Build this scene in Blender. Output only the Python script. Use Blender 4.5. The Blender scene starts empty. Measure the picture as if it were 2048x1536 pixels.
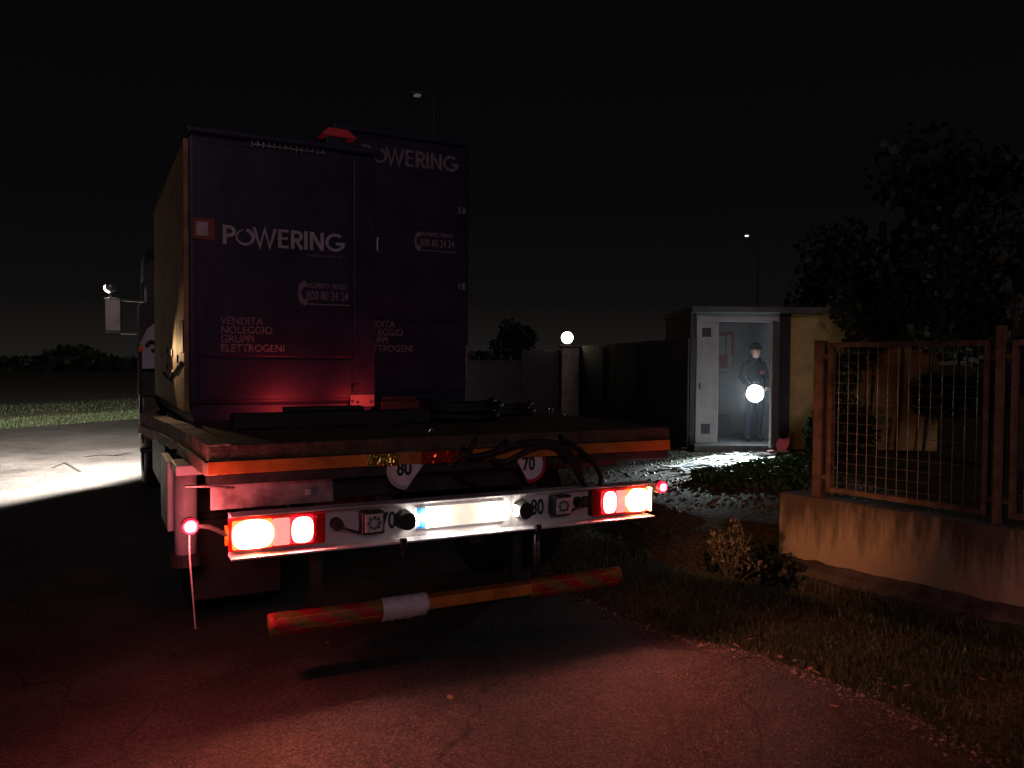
import bpy, bmesh, math, random
import numpy as np
from mathutils import Vector, Matrix
R = math.radians
rnd = random.Random(7)
scene = bpy.context.scene
col = scene.collection

# ------------------------------------------------------------------ camera
F, CX, CY, H = 1600.0, 1024.0, 768.0, 1.55          # photo is 2048 px wide
PITCH, ROLL = math.atan((722 - 768) / F), R(.4)
cam_d = bpy.data.cameras.new('camera'); cam = bpy.data.objects.new('camera', cam_d); col.objects.link(cam)
cam_d.sensor_width = 36; cam_d.lens = F / 2048 * 36; cam_d.clip_end = 3000; cam_d.clip_start = .05
cam.matrix_world = Matrix.Translation((0, 0, H)) @ Matrix.Rotation(R(90) + PITCH, 4, 'X') @ Matrix.Rotation(ROLL, 4, 'Z')
scene.camera = cam

# ------------------------------------------------------------------ night sky
world = bpy.data.worlds.new('World'); scene.world = world; world.use_nodes = True
wn, wl = world.node_tree.nodes, world.node_tree.links
wn.clear()
wo = wn.new('ShaderNodeOutputWorld'); bg1 = wn.new('ShaderNodeBackground'); bg2 = wn.new('ShaderNodeBackground'); ad = wn.new('ShaderNodeAddShader')
sky = wn.new('ShaderNodeTexSky'); sky.sky_type = 'NISHITA'; sky.sun_disc = False
sky.sun_elevation = R(2); sky.sun_rotation = R(200)
bg1.inputs['Strength'].default_value = .0001
tc = wn.new('ShaderNodeTexCoord'); sx = wn.new('ShaderNodeSeparateXYZ'); rp = wn.new('ShaderNodeValToRGB')
wl.new(tc.outputs['Generated'], sx.inputs[0]); wl.new(sx.outputs['Z'], rp.inputs[0])
# light pollution: a faint warm-grey band all round the horizon that dies out upwards
el = rp.color_ramp.elements
el[0].position = 0; el[0].color = (.0155, .0142, .0128, 1)
el[1].position = .45; el[1].color = (.0018, .0019, .0026, 1)
e = el.new(.07); e.color = (.0058, .0053, .0052, 1)
e = el.new(.2); e.color = (.0032, .0028, .0033, 1)
bg2.inputs['Strength'].default_value = .72
wl.new(sky.outputs[0], bg1.inputs[0]); wl.new(rp.outputs[0], bg2.inputs[0])
wl.new(bg1.outputs[0], ad.inputs[0]); wl.new(bg2.outputs[0], ad.inputs[1]); wl.new(ad.outputs[0], wo.inputs[0])
# weak pinkish fill light added from behind the camera
sun_d = bpy.data.lights.new('ambient_fill', 'SUN'); sun_d.energy = .19; sun_d.angle = R(14); sun_d.color = (1, .70, .80)
sun = bpy.data.objects.new('ambient_fill', sun_d); col.objects.link(sun)
sun.matrix_world = Vector((.25, -1, .36)).to_track_quat('Z', 'Y').to_matrix().to_4x4()
vs = scene.view_settings
vs.view_transform = 'Standard'; vs.look = 'None'; vs.exposure = 0; vs.gamma = 1; vs.use_curve_mapping = False
cy = scene.cycles
cy.max_bounces = 5; cy.diffuse_bounces = 3; cy.glossy_bounces = 3; cy.transmission_bounces = 3; cy.volume_bounces = 0
cy.use_denoising = True; cy.sample_clamp_indirect = 4; cy.caustics_reflective = False; cy.caustics_refractive = False

# ------------------------------------------------------------------ pixel -> place helpers
def ray(px, py):
    x = (px - CX) / F; y = -(py - CY) / F
    c, s = math.cos(ROLL), math.sin(ROLL); x, y = c * x - s * y, s * x + c * y
    cp, sp = math.cos(PITCH), math.sin(PITCH)
    return Vector((x, cp - sp * y, sp + cp * y))
def G(px, py, z=0.0):
    r = ray(px, py); k = (z - H) / r.z
    return Vector((r.x * k, r.y * k, z))
def D(px, py, d):
    r = ray(px, py); k = d / r.y
    return Vector((r.x * k, d, H + r.z * k))
YAW = R(27.5); VX = Vector((math.cos(YAW), math.sin(YAW), 0)); UX = Vector((-math.sin(YAW), math.cos(YAW), 0))
ORG = Vector((-1.34, 3.52, 0))                      # rear left corner of the truck's deck, on the ground
def onS(px, py, s):                                 # truck's own coordinates: t to its right, s forwards, z up
    r = ray(px, py); k = (ORG.dot(UX) + s) / r.dot(UX); p = r * k
    return Vector(((p - ORG).dot(VX), s, H + p.z))
def loc_of(p):
    q = Vector(p) - ORG; return Vector((q.dot(VX), q.dot(UX), p[2]))
def TW(t, s, z): return ORG + VX * t + UX * s + Vector((0, 0, z))

# ------------------------------------------------------------------ materials
MATS = {}
def mat(name, c, rough=.7, metal=0, var=.25, scale=6, bump=0, bscale=60, spec=.4, c2=None, emit=None, estr=0, coat=0):
    if name in MATS: return MATS[name]
    m = bpy.data.materials.new(name); m.use_nodes = True; MATS[name] = m
    nt = m.node_tree; n, l = nt.nodes, nt.links; b = n['Principled BSDF']
    b.inputs['Roughness'].default_value = rough; b.inputs['Metallic'].default_value = metal
    b.inputs['Specular IOR Level'].default_value = spec
    if coat: b.inputs['Coat Weight'].default_value = coat
    t = n.new('ShaderNodeTexCoord'); no = n.new('ShaderNodeTexNoise')
    no.inputs['Scale'].default_value = scale; no.inputs['Detail'].default_value = 6; no.inputs['Roughness'].default_value = .65
    l.new(t.outputs['Object'], no.inputs['Vector'])
    r = n.new('ShaderNodeValToRGB')
    if c2 is None: c2 = tuple(x * (1 - var) for x in c); hi = tuple(min(1, x * (1 + var * .6)) for x in c)
    else: hi = c
    r.color_ramp.elements[0].position = .35; r.color_ramp.elements[0].color = (*c2, 1)
    r.color_ramp.elements[1].position = .65; r.color_ramp.elements[1].color = (*hi, 1)
    l.new(no.outputs['Fac'], r.inputs[0]); l.new(r.outputs[0], b.inputs['Base Color'])
    rr = n.new('ShaderNodeMapRange'); rr.inputs[3].default_value = max(.02, rough - .12); rr.inputs[4].default_value = min(1, rough + .12)
    l.new(no.outputs['Fac'], rr.inputs[0]); l.new(rr.outputs[0], b.inputs['Roughness'])
    if bump:
        n2 = n.new('ShaderNodeTexNoise'); n2.inputs['Scale'].default_value = bscale; n2.inputs['Detail'].default_value = 4
        l.new(t.outputs['Object'], n2.inputs['Vector'])
        bp = n.new('ShaderNodeBump'); bp.inputs['Strength'].default_value = bump; bp.inputs['Distance'].default_value = .02
        l.new(n2.outputs['Fac'], bp.inputs['Height']); l.new(bp.outputs[0], b.inputs['Normal'])
    if emit:
        b.inputs['Emission Color'].default_value = (*emit, 1); b.inputs['Emission Strength'].default_value = estr
    return m
def lens_mat(name, base, hot, rim, p=2.0, sc=(1, 1), off=.10):
    """lit lamp lens: bulb hot spot in the middle, coloured glow painted at its rim as a bloom fringe"""
    m = bpy.data.materials.new(name); m.use_nodes = True; nt = m.node_tree; n, l = nt.nodes, nt.links; b = n['Principled BSDF']
    b.inputs['Base Color'].default_value = (*base, 1); b.inputs['Roughness'].default_value = .15
    t = n.new('ShaderNodeTexCoord'); mp = n.new('ShaderNodeMapping'); mp.vector_type = 'POINT'
    mp.inputs['Location'].default_value = (-.5, 0, -.5)
    l.new(t.outputs['Generated'], mp.inputs[0])
    s = n.new('ShaderNodeSeparateXYZ'); l.new(mp.outputs[0], s.inputs[0])
    def mth(op, a, b_=None):
        k = n.new('ShaderNodeMath'); k.operation = op
        for i, v in enumerate((a, b_)):
            if v is None: continue
            if isinstance(v, (int, float)): k.inputs[i].default_value = v
            else: l.new(v, k.inputs[i])
        return k.outputs[0]
    ax = mth('POWER', mth('ABSOLUTE', mth('MULTIPLY', s.outputs['X'], 2 * sc[0])), 3.0)
    az = mth('POWER', mth('ABSOLUTE', mth('MULTIPLY', s.outputs['Z'], 2 * sc[1])), 3.0)
    d = mth('POWER', mth('ADD', ax, az), 1 / 3)
    inv = mth('MAXIMUM', mth('SUBTRACT', 1.0 - off, d), 0.0)
    k = mth('POWER', inv, p)
    mx = n.new('ShaderNodeMix'); mx.data_type = 'RGBA'; mx.clamp_factor = True
    mx.inputs['A'].default_value = (*rim, 1); mx.inputs['B'].default_value = (*hot, 1)  # rim emission paints a coloured bloom fringe round the lens
    l.new(k, mx.inputs['Factor'])
    l.new(mx.outputs['Result'], b.inputs['Emission Color']); b.inputs['Emission Strength'].default_value = 1
    return m
def emis(name, c, s):
    m = bpy.data.materials.new(name); m.use_nodes = True; n = m.node_tree.nodes; b = n['Principled BSDF']
    b.inputs['Base Color'].default_value = (.3, .3, .3, 1); b.inputs['Emission Color'].default_value = (*c, 1); b.inputs['Emission Strength'].default_value = s
    return m

navy = mat('navy_paint', (.026, .022, .062), .40, 0, .3, 3, .30, 2.2, c2=(.014, .012, .036))
navy_dark = mat('navy_dark', (.020, .020, .060), .45, 0, .3, 4)
decal = mat('white_decal', (.46, .44, .47), .5, 0, .25, 18)
decal_dim = mat('worn_decal', (.22, .20, .22), .55, 0, .5, 30)
steel = mat('bare_steel', (.33, .32, .31), .35, .9, .4, 14, .1, 90)
dark_steel = mat('dark_steel', (.045, .042, .042), .55, .3, .4, 9, .1, 60)
black_rub = mat('black_rubber', (.018, .017, .017), .6, 0, .4, 12, .15, 80)
white_paint = mat('white_paint', (.62, .60, .66), .45, 0, .3, 5, .05, 40, c2=(.40, .37, .40))
grime_paint = mat('grimy_paint', (.34, .30, .31), .6, 0, .5, 7, .1, 40, c2=(.12, .09, .09))
wood = mat('deck_wood', (.13, .085, .06), .8, 0, .5, 7, .3, 30, c2=(.05, .033, .025))
side_wood = mat('worn_side_board', (.42, .36, .29), .75, 0, .5, 9, .3, 40, c2=(.13, .10, .08))
side_band = mat('side_band', (.55, .47, .33), .6, 0, .4, 8, .1, 40, c2=(.30, .24, .16))
tan = mat('weathered_tan_sheet', (.36, .24, .14), .65, 0, .5, 5, .15, 25, c2=(.14, .085, .05))
orange = mat('orange_reflective', (.66, .22, .035), .5, 0, .3, 8, .05, 200, c2=(.38, .11, .02))
red_refl = mat('red_reflective', (.48, .03, .03), .5, 0, .3, 12, .05, 100)
yellow_ol = mat('olive_yellow_reflective', (.26, .15, .035), .55, 0, .3, 12, .05, 100)
pale_sleeve = mat('pale_sleeve', (.75, .66, .70), .55, 0, .2, 20, .1, 60)
red_plastic = mat('red_plastic', (.45, .012, .015), .2, 0, .1, 10, spec=.6)
amber_plastic = mat('amber_plastic', (.65, .16, .02), .2, 0, .1, 10, spec=.6)
clear_plastic = mat('clear_plastic', (.60, .55, .58), .15, 0, .3, 60, .5, 120, spec=.7)
white_disc = mat('speed_disc_white', (.78, .72, .76), .35, 0, .2, 15)
red_disc = mat('speed_disc_red', (.50, .035, .04), .4, 0, .3, 15)
black_ink = mat('black_ink', (.02, .018, .025), .5, 0, .2, 20)
plate_white = mat('plate_white', (.8, .8, .78), .35, 0, .08, 20)
plate_blue = mat('plate_blue', (.02, .12, .5), .35, 0, .1, 20)
cab_mat = mat('cab_paint', (.05, .045, .05), .35, 0, .3, 3, .05, 20)
glass_dark = mat('dark_glass', (.012, .012, .014), .06, 0, .2, 6, spec=.8)
mirror_m = mat('mirror_glass', (.75, .77, .70), .32, .35, .2, 8)  # pale part-diffuse colour stands in for a lit reflection
asphalt = mat('asphalt', (.098, .088, .086), .78, 0, .3, 2.2, .7, 90, c2=(.060, .052, .052))
conc = mat('stained_concrete', (.40, .33, .25), .85, 0, .4, 3, .35, 40, c2=(.17, .13, .10))
conc_grey = mat('grey_concrete', (.10, .098, .095), .85, 0, .35, 4, .3, 40)
yellow_wall = mat('yellow_render', (.55, .42, .17), .85, 0, .25, 3, .2, 60)
hut_white = mat('hut_white', (.62, .66, .68), .7, 0, .15, 3, .1, 40)
door_grey = mat('grey_door', (.34, .35, .36), .45, .2, .2, 4, .05, 30)
dark_wall = mat('dark_wall', (.05, .045, .05), .85, 0, .3, 2, .2, 30)
rust_post = mat('rusty_galvanised', (.24, .165, .14), .65, .2, .5, 10, .2, 60, c2=(.11, .062, .048))
red_board = mat('red_board', (.52, .03, .03), .6, 0, .2, 8)
paper = mat('paper', (.78, .80, .80), .7, 0, .12, 12)
skin = mat('skin', (.48, .31, .24), .55, 0, .12, 12)
cloth_dark = mat('dark_jacket', (.013, .014, .020), .85, 0, .4, 14, .3, 50)
cloth_navy = mat('navy_trousers', (.014, .017, .034), .85, 0, .4, 12, .3, 50)
hair_m = mat('dark_hat', (.012, .012, .016), .9, 0, .4, 40, .4, 120)
soil = None

# ground: bare soil and thin grass mixed by noise, gravel speckle
def ground_mat():
    m = bpy.data.materials.new('soil_and_grass'); m.use_nodes = True; nt = m.node_tree; n, l = nt.nodes, nt.links; b = n['Principled BSDF']
    t = n.new('ShaderNodeTexCoord')
    a = n.new('ShaderNodeTexNoise'); a.inputs['Scale'].default_value = .9; a.inputs['Detail'].default_value = 7
    c = n.new('ShaderNodeTexNoise'); c.inputs['Scale'].default_value = 28; c.inputs['Detail'].default_value = 5
    for q in (a, c): l.new(t.outputs['Object'], q.inputs['Vector'])
    r1 = n.new('ShaderNodeValToRGB'); e = r1.color_ramp.elements
    e[0].position = .42; e[0].color = (.075, .060, .042, 1); e[1].position = .6; e[1].color = (.045, .060, .022, 1)
    l.new(a.outputs['Fac'], r1.inputs[0])
    mx = n.new('ShaderNodeMix'); mx.data_type = 'RGBA'; mx.blend_type = 'MULTIPLY'; mx.inputs['Factor'].default_value = .8
    r2 = n.new('ShaderNodeValToRGB'); e = r2.color_ramp.elements
    e[0].position = .35; e[0].color = (.35, .33, .3, 1); e[1].position = .7; e[1].color = (1.9, 1.85, 1.7, 1)
    l.new(c.outputs['Fac'], r2.inputs[0]); l.new(r1.outputs[0], mx.inputs['A']); l.new(r2.outputs[0], mx.inputs['B'])
    l.new(mx.outputs['Result'], b.inputs['Base Color']); b.inputs['Roughness'].default_value = .95
    bp = n.new('ShaderNodeBump'); bp.inputs['Strength'].default_value = .8; bp.inputs['Distance'].default_value = .03
    l.new(c.outputs['Fac'], bp.inputs['Height']); l.new(bp.outputs[0], b.inputs['Normal'])
    return m
soil = ground_mat()
def asphalt_mat():
    m = asphalt; nt = m.node_tree; n, l = nt.nodes, nt.links; b = n['Principled BSDF']
    t = n.new('ShaderNodeTexCoord')
    v = n.new('ShaderNodeTexVoronoi'); v.inputs['Scale'].default_value = 95; l.new(t.outputs['Object'], v.inputs['Vector'])
    r = n.new('ShaderNodeValToRGB'); e = r.color_ramp.elements
    e[0].position = .0; e[0].color = (1.9, 1.8, 1.75, 1); e[1].position = .42; e[1].color = (.75, .74, .74, 1)
    wn_ = n.new('ShaderNodeTexWhiteNoise'); l.new(v.outputs['Color'], wn_.inputs['Vector'])
    r3 = n.new('ShaderNodeMapRange'); r3.inputs[3].default_value = .55; r3.inputs[4].default_value = 1.5; l.new(wn_.outputs['Value'], r3.inputs[0])
    l.new(v.outputs['Distance'], r.inputs[0])
    mx = n.new('ShaderNodeMix'); mx.data_type = 'RGBA'; mx.blend_type = 'MULTIPLY'; mx.inputs['Factor'].default_value = 1
    mx2 = n.new('ShaderNodeMix'); mx2.data_type = 'RGBA'; mx2.blend_type = 'MULTIPLY'; mx2.inputs['Factor'].default_value = 1
    src = b.inputs['Base Color'].links[0].from_socket
    l.new(src, mx.inputs['A']); l.new(r.outputs[0], mx.inputs['B'])
    l.new(mx.outputs['Result'], mx2.inputs['A']); l.new(r3.outputs[0], mx2.inputs['B'])
    # worn patches and fine cracks
    pn_ = n.new('ShaderNodeTexNoise'); pn_.inputs['Scale'].default_value = .55; pn_.inputs['Detail'].default_value = 5; pn_.inputs['Distortion'].default_value = .8; l.new(t.outputs['Object'], pn_.inputs['Vector'])
    pr = n.new('ShaderNodeMapRange'); pr.inputs[1].default_value = .35; pr.inputs[2].default_value = .65; pr.inputs[3].default_value = .62; pr.inputs[4].default_value = 1.25; l.new(pn_.outputs['Fac'], pr.inputs[0])
    wz = n.new('ShaderNodeTexNoise'); wz.inputs['Scale'].default_value = 2.2; wz.inputs['Detail'].default_value = 4; l.new(t.outputs['Object'], wz.inputs['Vector'])
    va = n.new('ShaderNodeVectorMath'); va.operation = 'MULTIPLY_ADD'; va.inputs[1].default_value = (.5, .5, .5); l.new(wz.outputs['Color'], va.inputs[0]); l.new(t.outputs['Object'], va.inputs[2])
    ck = n.new('ShaderNodeTexVoronoi'); ck.feature = 'DISTANCE_TO_EDGE'; ck.inputs['Scale'].default_value = .62; l.new(va.outputs[0], ck.inputs['Vector'])
    cr2 = n.new('ShaderNodeMapRange'); cr2.inputs[1].default_value = .0; cr2.inputs[2].default_value = .009; cr2.inputs[3].default_value = .35; cr2.inputs[4].default_value = 1; l.new(ck.outputs['Distance'], cr2.inputs[0])
    mm = n.new('ShaderNodeMath'); mm.operation = 'MULTIPLY'; l.new(pr.outputs[0], mm.inputs[0]); l.new(cr2.outputs[0], mm.inputs[1])
    mx3 = n.new('ShaderNodeMix'); mx3.data_type = 'RGBA'; mx3.blend_type = 'MULTIPLY'; mx3.inputs['Factor'].default_value = 1
    l.new(mx2.outputs['Result'], mx3.inputs['A']); l.new(mm.outputs[0], mx3.inputs['B'])
    l.new(mx3.outputs['Result'], b.inputs['Base Color'])
asphalt_mat()
def leaf_mat(name, c, c2, scale=9):
    m = bpy.data.materials.new(name); m.use_nodes = True; nt = m.node_tree; n, l = nt.nodes, nt.links; b = n['Principled BSDF']
    g = n.new('ShaderNodeNewGeometry'); r = n.new('ShaderNodeValToRGB')
    r.color_ramp.elements[0].color = (*c2, 1); r.color_ramp.elements[1].color = (*c, 1)
    l.new(g.outputs['Random Per Island'], r.inputs[0]); l.new(r.outputs[0], b.inputs['Base Color'])
    b.inputs['Roughness'].default_value = .6
    return m
grass_m = leaf_mat('grass_blades', (.105, .135, .060), (.028, .046, .020))
dry_m = leaf_mat('dry_stems', (.15, .135, .095), (.06, .052, .036))
ivy_m = leaf_mat('ivy_leaves', (.06, .13, .035), (.02, .045, .014))
dark_leaf = leaf_mat('dark_leaves', (.022, .036, .016), (.008, .013, .007))
fallen_m = leaf_mat('fallen_leaves', (.34, .22, .12), (.20, .12, .06))

# ------------------------------------------------------------------ mesh helpers
class MB:
    def __init__(s): s.bm = bmesh.new()
    def box(s, x0, x1, y0, y1, z0, z1, bev=0, rot=None):
        r = bmesh.ops.create_cube(s.bm, size=1)['verts']
        c = Vector(((x0 + x1) / 2, (y0 + y1) / 2, (z0 + z1) / 2))
        for v in r:
            v.co = Vector((v.co.x * (x1 - x0), v.co.y * (y1 - y0), v.co.z * (z1 - z0)))
            if rot is not None: v.co = rot @ v.co
            v.co += c
        if bev:
            ed = set(e for v in r for e in v.link_edges)
            bmesh.ops.bevel(s.bm, geom=list(ed), offset=bev, segments=2, affect='EDGES', profile=.6)
        return s
    def cyl(s, a, b, r, r2=None, seg=14, cap=True):
        a, b = Vector(a), Vector(b); d = b - a; r2 = r if r2 is None else r2
        m = Matrix.Translation((a + b) / 2) @ d.to_track_quat('Z', 'Y').to_matrix().to_4x4()
        bmesh.ops.create_cone(s.bm, cap_ends=cap, segments=seg, radius1=r, radius2=r2, depth=d.length, matrix=m); return s
    def tube(s, pts, r, seg=8, smooth=True):
        pts = [Vector(p) for p in pts]
        if smooth and len(pts) > 2:
            out = []
            for i in range(len(pts) - 1):
                p0 = pts[max(i - 1, 0)]; p1 = pts[i]; p2 = pts[i + 1]; p3 = pts[min(i + 2, len(pts) - 1)]
                for k in range(5):
                    u = k / 5
                    out.append(.5 * ((2 * p1) + (p2 - p0) * u + (2 * p0 - 5 * p1 + 4 * p2 - p3) * u * u + (3 * p1 - p0 - 3 * p2 + p3) * u ** 3))
            pts = out + [pts[-1]]
        rings = []; up = Vector((.13, .21, 1)).normalized()
        for i, p in enumerate(pts):
            d = (pts[min(i + 1, len(pts) - 1)] - pts[max(i - 1, 0)]).normalized()
            a = d.cross(up)
            if a.length < 1e-3: a = d.cross(Vector((1, 0, 0)))
            a.normalize(); b = d.cross(a).normalized()
            rr = r[i * len(r) // len(pts)] if isinstance(r, (list, tuple)) else r
            rings.append([s.bm.verts.new(p + (a * math.cos(2 * math.pi * k / seg) + b * math.sin(2 * math.pi * k / seg)) * rr) for k in range(seg)])
        for A, B in zip(rings, rings[1:]):
            for k in range(seg): s.bm.faces.new((A[k], A[(k + 1) % seg], B[(k + 1) % seg], B[k]))
        s.bm.faces.new(rings[0][::-1]); s.bm.faces.new(rings[-1]); return s
    def prism(s, poly, f, h):
        """poly: 2-D points; f(u, v, w) -> place; extruded from w = 0 to h"""
        A = [s.bm.verts.new(f(u, v, 0)) for u, v in poly]; B = [s.bm.verts.new(f(u, v, h)) for u, v in poly]; n = len(poly)
        s.bm.faces.new(A[::-1]); s.bm.faces.new(B)
        for i in range(n): s.bm.faces.new((A[i], A[(i + 1) % n], B[(i + 1) % n], B[i]))
        return s
    def sphere(s, c, r, seg=16, sc=(1, 1, 1)):
        bmesh.ops.create_uvsphere(s.bm, u_segments=seg, v_segments=seg // 2, radius=r, matrix=Matrix.Translation(Vector(c)) @ Matrix.Diagonal((*sc, 1))); return s
    def build(s, name, m, parent=None, smooth=False, wob=0):
        if wob:
            for v in s.bm.verts: v.co += Vector((rnd.uniform(-wob, wob), rnd.uniform(-wob, wob), rnd.uniform(-wob, wob)))
        bmesh.ops.recalc_face_normals(s.bm, faces=s.bm.faces)
        me = bpy.data.meshes.new(name); s.bm.to_mesh(me); s.bm.free()
        me.materials.append(m)
        if smooth:
            for p in me.polygons: p.use_smooth = True
        o = bpy.data.objects.new(name, me); col.objects.link(o)
        if parent: o.parent = parent
        return o
def tag(o, label, cat, group=None, kind=None):
    o['label'] = label; o['category'] = cat
    if group: o['group'] = group
    if kind: o['kind'] = kind
    return o
def thing(name, label, cat, loc=(0, 0, 0), rz=0, group=None):
    o = bpy.data.objects.new(name, None); col.objects.link(o); o.location = loc; o.rotation_euler = (0, 0, rz); o.empty_display_size = .1
    return tag(o, label, cat, group)
def struct(o): o['kind'] = 'structure'; return o
def pydata(name, verts, faces, m, parent=None):
    me = bpy.data.meshes.new(name); me.from_pydata(verts, [], faces); me.materials.append(m); me.update()
    o = bpy.data.objects.new(name, me); col.objects.link(o)
    if parent: o.parent = parent
    return o
def text(name, body, size, m, parent, loc, rot, bold=0, align='LEFT', ext=.0006, sx_=1):
    c = bpy.data.curves.new(name, 'FONT'); c.body = body; c.size = size; c.extrude = ext; c.offset = bold; c.align_x = align; c.space_line = .85
    c.materials.append(m); o = bpy.data.objects.new(name, c); col.objects.link(o); o.parent = parent; o.location = loc; o.rotation_euler = rot; o.scale = (sx_, 1, 1)
    me = bpy.data.meshes.new_from_object(o.evaluated_get(bpy.context.evaluated_depsgraph_get()))
    q = bpy.data.objects.new(name, me); bpy.data.objects.remove(o); q.name = name; col.objects.link(q); q.parent = parent; q.location = loc; q.rotation_euler = rot; q.scale = (sx_, 1, 1)
    return q
def light(name, kind, loc, energy, color, parent=None, aim=None, size=.05, cone=60, blend=.3):
    d = bpy.data.lights.new(name, kind); d.energy = energy; d.color = color; d.shadow_soft_size = size
    if kind == 'SPOT': d.spot_size = R(cone); d.spot_blend = blend
    o = bpy.data.objects.new(name, d); col.objects.link(o)
    if parent: o.parent = parent
    o.location = loc
    if aim is not None: o.rotation_euler = (Vector(aim) - Vector(loc)).to_track_quat('-Z', 'Y').to_euler()
    return o
def vnoise(x, y):
    return (math.sin(x * 1.7 + 1.3 * math.sin(y * 1.1)) + math.sin(y * 2.3 + 1.7 * math.sin(x * .9 + 2)) + .6 * math.sin(x * 5.1 + y * 4.3)) / 2.6

# ------------------------------------------------------------------ ground, road, field
DITCH = [(.45, 10.2), (1.0, 8.4), (1.68, 6.49), (2.28, 5.69), (2.87, 4.89), (4.07, 3.29), (6.0, .7)]
def seg_d(p, poly):
    best = 1e9
    for (x0, y0), (x1, y1) in zip(poly, poly[1:]):
        dx, dy = x1 - x0, y1 - y0; u = max(0, min(1, ((p[0] - x0) * dx + (p[1] - y0) * dy) / (dx * dx + dy * dy)))
        best = min(best, math.hypot(p[0] - x0 - u * dx, p[1] - y0 - u * dy))
    return best
ROAD_R = [(2.6, -3), (2.35, 1.0), (2.05, 2.5), (1.87, 3.03), (1.76, 3.44), (1.53, 3.84), (1.27, 4.2), (.8, 4.54), (.42, 5.21), (-.05, 6.52), (-.6, 8.5), (-1.4, 12), (-2.4, 17), (-3.4, 24), (-5.2, 40)]
def side_of(x, y):                      # > 0 right of the road's ragged edge
    for (x0, y0), (x1, y1) in zip(ROAD_R, ROAD_R[1:]):
        if y0 <= y <= y1: return x - (x0 + (x1 - x0) * (y - y0) / (y1 - y0))
    return -1
def ground_z(x, y):
    z = .012 * vnoise(x * 1.3, y * 1.3)
    d = seg_d((x, y), DITCH)
    if -1 < x < 9 and -1 < y < 12:
        w = .66
        pd = (x - 2.36) * -.801 + (y - 7.0) * -.598; al = (x - 2.36) * .598 + (y - 7.0) * -.801      # off / along the fence wall
        fade = max(0, min(1, (al + .9) / .8))
        if pd < .85 and pd > -.3 and fade > 0: u = max(0, pd) / .85; z -= fade * (.17 + .35 * u * u * (3 - 2 * u))
        elif d < w: z -= .52 * (.5 + .5 * math.cos(math.pi * d / w)) * (1 if y < 9 else max(0, 1 - (y - 9) / 1.2))
        r = seg_d((x, y), ROAD_R)
        if d > .35 and side_of(x, y) > 0: z += .03 * min(1, r / .3)
        elif side_of(x, y) <= 0: z = min(z, .0)
    # grass bank beside the far road
    b = (x + 10.3) * .914 - (y - 18.5) * .404      # signed distance left of the road's far edge
    if -9 < b < 0 and y > 8: z += .14 * math.sin(min(1, -b / 1.6) * math.pi) if b > -1.6 else (-.18 * math.sin(math.pi * min(1, (-b - 1.6) / 1.2)) if b > -2.8 else .1)
    return z - .02
def axis(lo, hi, fine0, fine1, st, far):
    a = list(np.arange(fine0, fine1 + st / 2, st)); k = st; v = fine1
    while v < hi: k *= 1.25; v += k; a.append(min(v, hi))
    k = st; v = fine0
    while v > lo: k *= 1.25; v -= k; a.insert(0, max(v, lo))
    return a
xs = axis(-700, 700, -16, 8, .16, 0); ys = axis(-40, 1500, 1, 24, .16, 0)
gv = [(x, y, ground_z(x, y)) for y in ys for x in xs]; nx = len(xs)
gf = [(j * nx + i, j * nx + i + 1, (j + 1) * nx + i + 1, (j + 1) * nx + i) for j in range(len(ys) - 1) for i in range(nx - 1)]
g = pydata('ground', gv, gf, soil); struct(g)
for p in g.data.polygons: p.use_smooth = True
# asphalt: one sheet with a ragged edge, a few millimetres above the soil
road_l = [(-6.4, 29), (-9.6, 20.08), (-10.93, 17.06), (-13.2, 12), (-18, 1), (-20, -6)]
edge = []
for (x0, y0), (x1, y1) in zip(ROAD_R, ROAD_R[1:]):
    n = max(1, int(math.hypot(x1 - x0, y1 - y0) / .07)) if y1 < 12 else 8
    for k in range(n):
        u = k / n; x = x0 + (x1 - x0) * u; y = y0 + (y1 - y0) * u
        edge.append((x + .022 * vnoise(x * 9, y * 9) + rnd.uniform(-.012, .012), y + .022 * vnoise(y * 8, x * 7)))
edge.append(ROAD_R[-1])
mb = MB(); outline = edge + road_l
top = [mb.bm.verts.new((x, y, .016)) for x, y in outline]; bot = [mb.bm.verts.new((x, y, -.09)) for x, y in outline]
mb.bm.faces.new(top)
for i in range(len(top)): mb.bm.faces.new((top[i], top[i - 1], bot[i - 1], bot[i]))
road = struct(mb.build('road', asphalt)); 
bm_ = bmesh.new(); bm_.from_mesh(road.data); bmesh.ops.triangulate(bm_, faces=bm_.faces); bm_.to_mesh(road.data); bm_.free()
# dark patch repair lines on the far road
tar = mat('tar_seam', (.025, .024, .024), .5, 0, .3, 9)
for k, pts in enumerate([[(170, 916), (205, 912), (232, 914), (258, 908)], [(105, 938), (130, 928), (150, 940), (160, 946)]]):
    w = [G(*p) for p in pts]; mb = MB()
    for a, b in zip(w, w[1:]):
        d = (b - a).normalized(); nn = Vector((-d.y, d.x, 0)) * (.05 if k == 0 else .02)
        q = [a + nn, b + nn, b - nn, a - nn]
        mb.bm.faces.new([mb.bm.verts.new((p.x, p.y, .0205 + .0005 * k)) for p in q])
    mb.build('tar_seam', tar, road)

# ------------------------------------------------------------------ truck
truck = thing('flatbed_truck', 'flatbed truck seen from its rear left corner with its tail lights on', 'truck', ORG, YAW)
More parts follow.
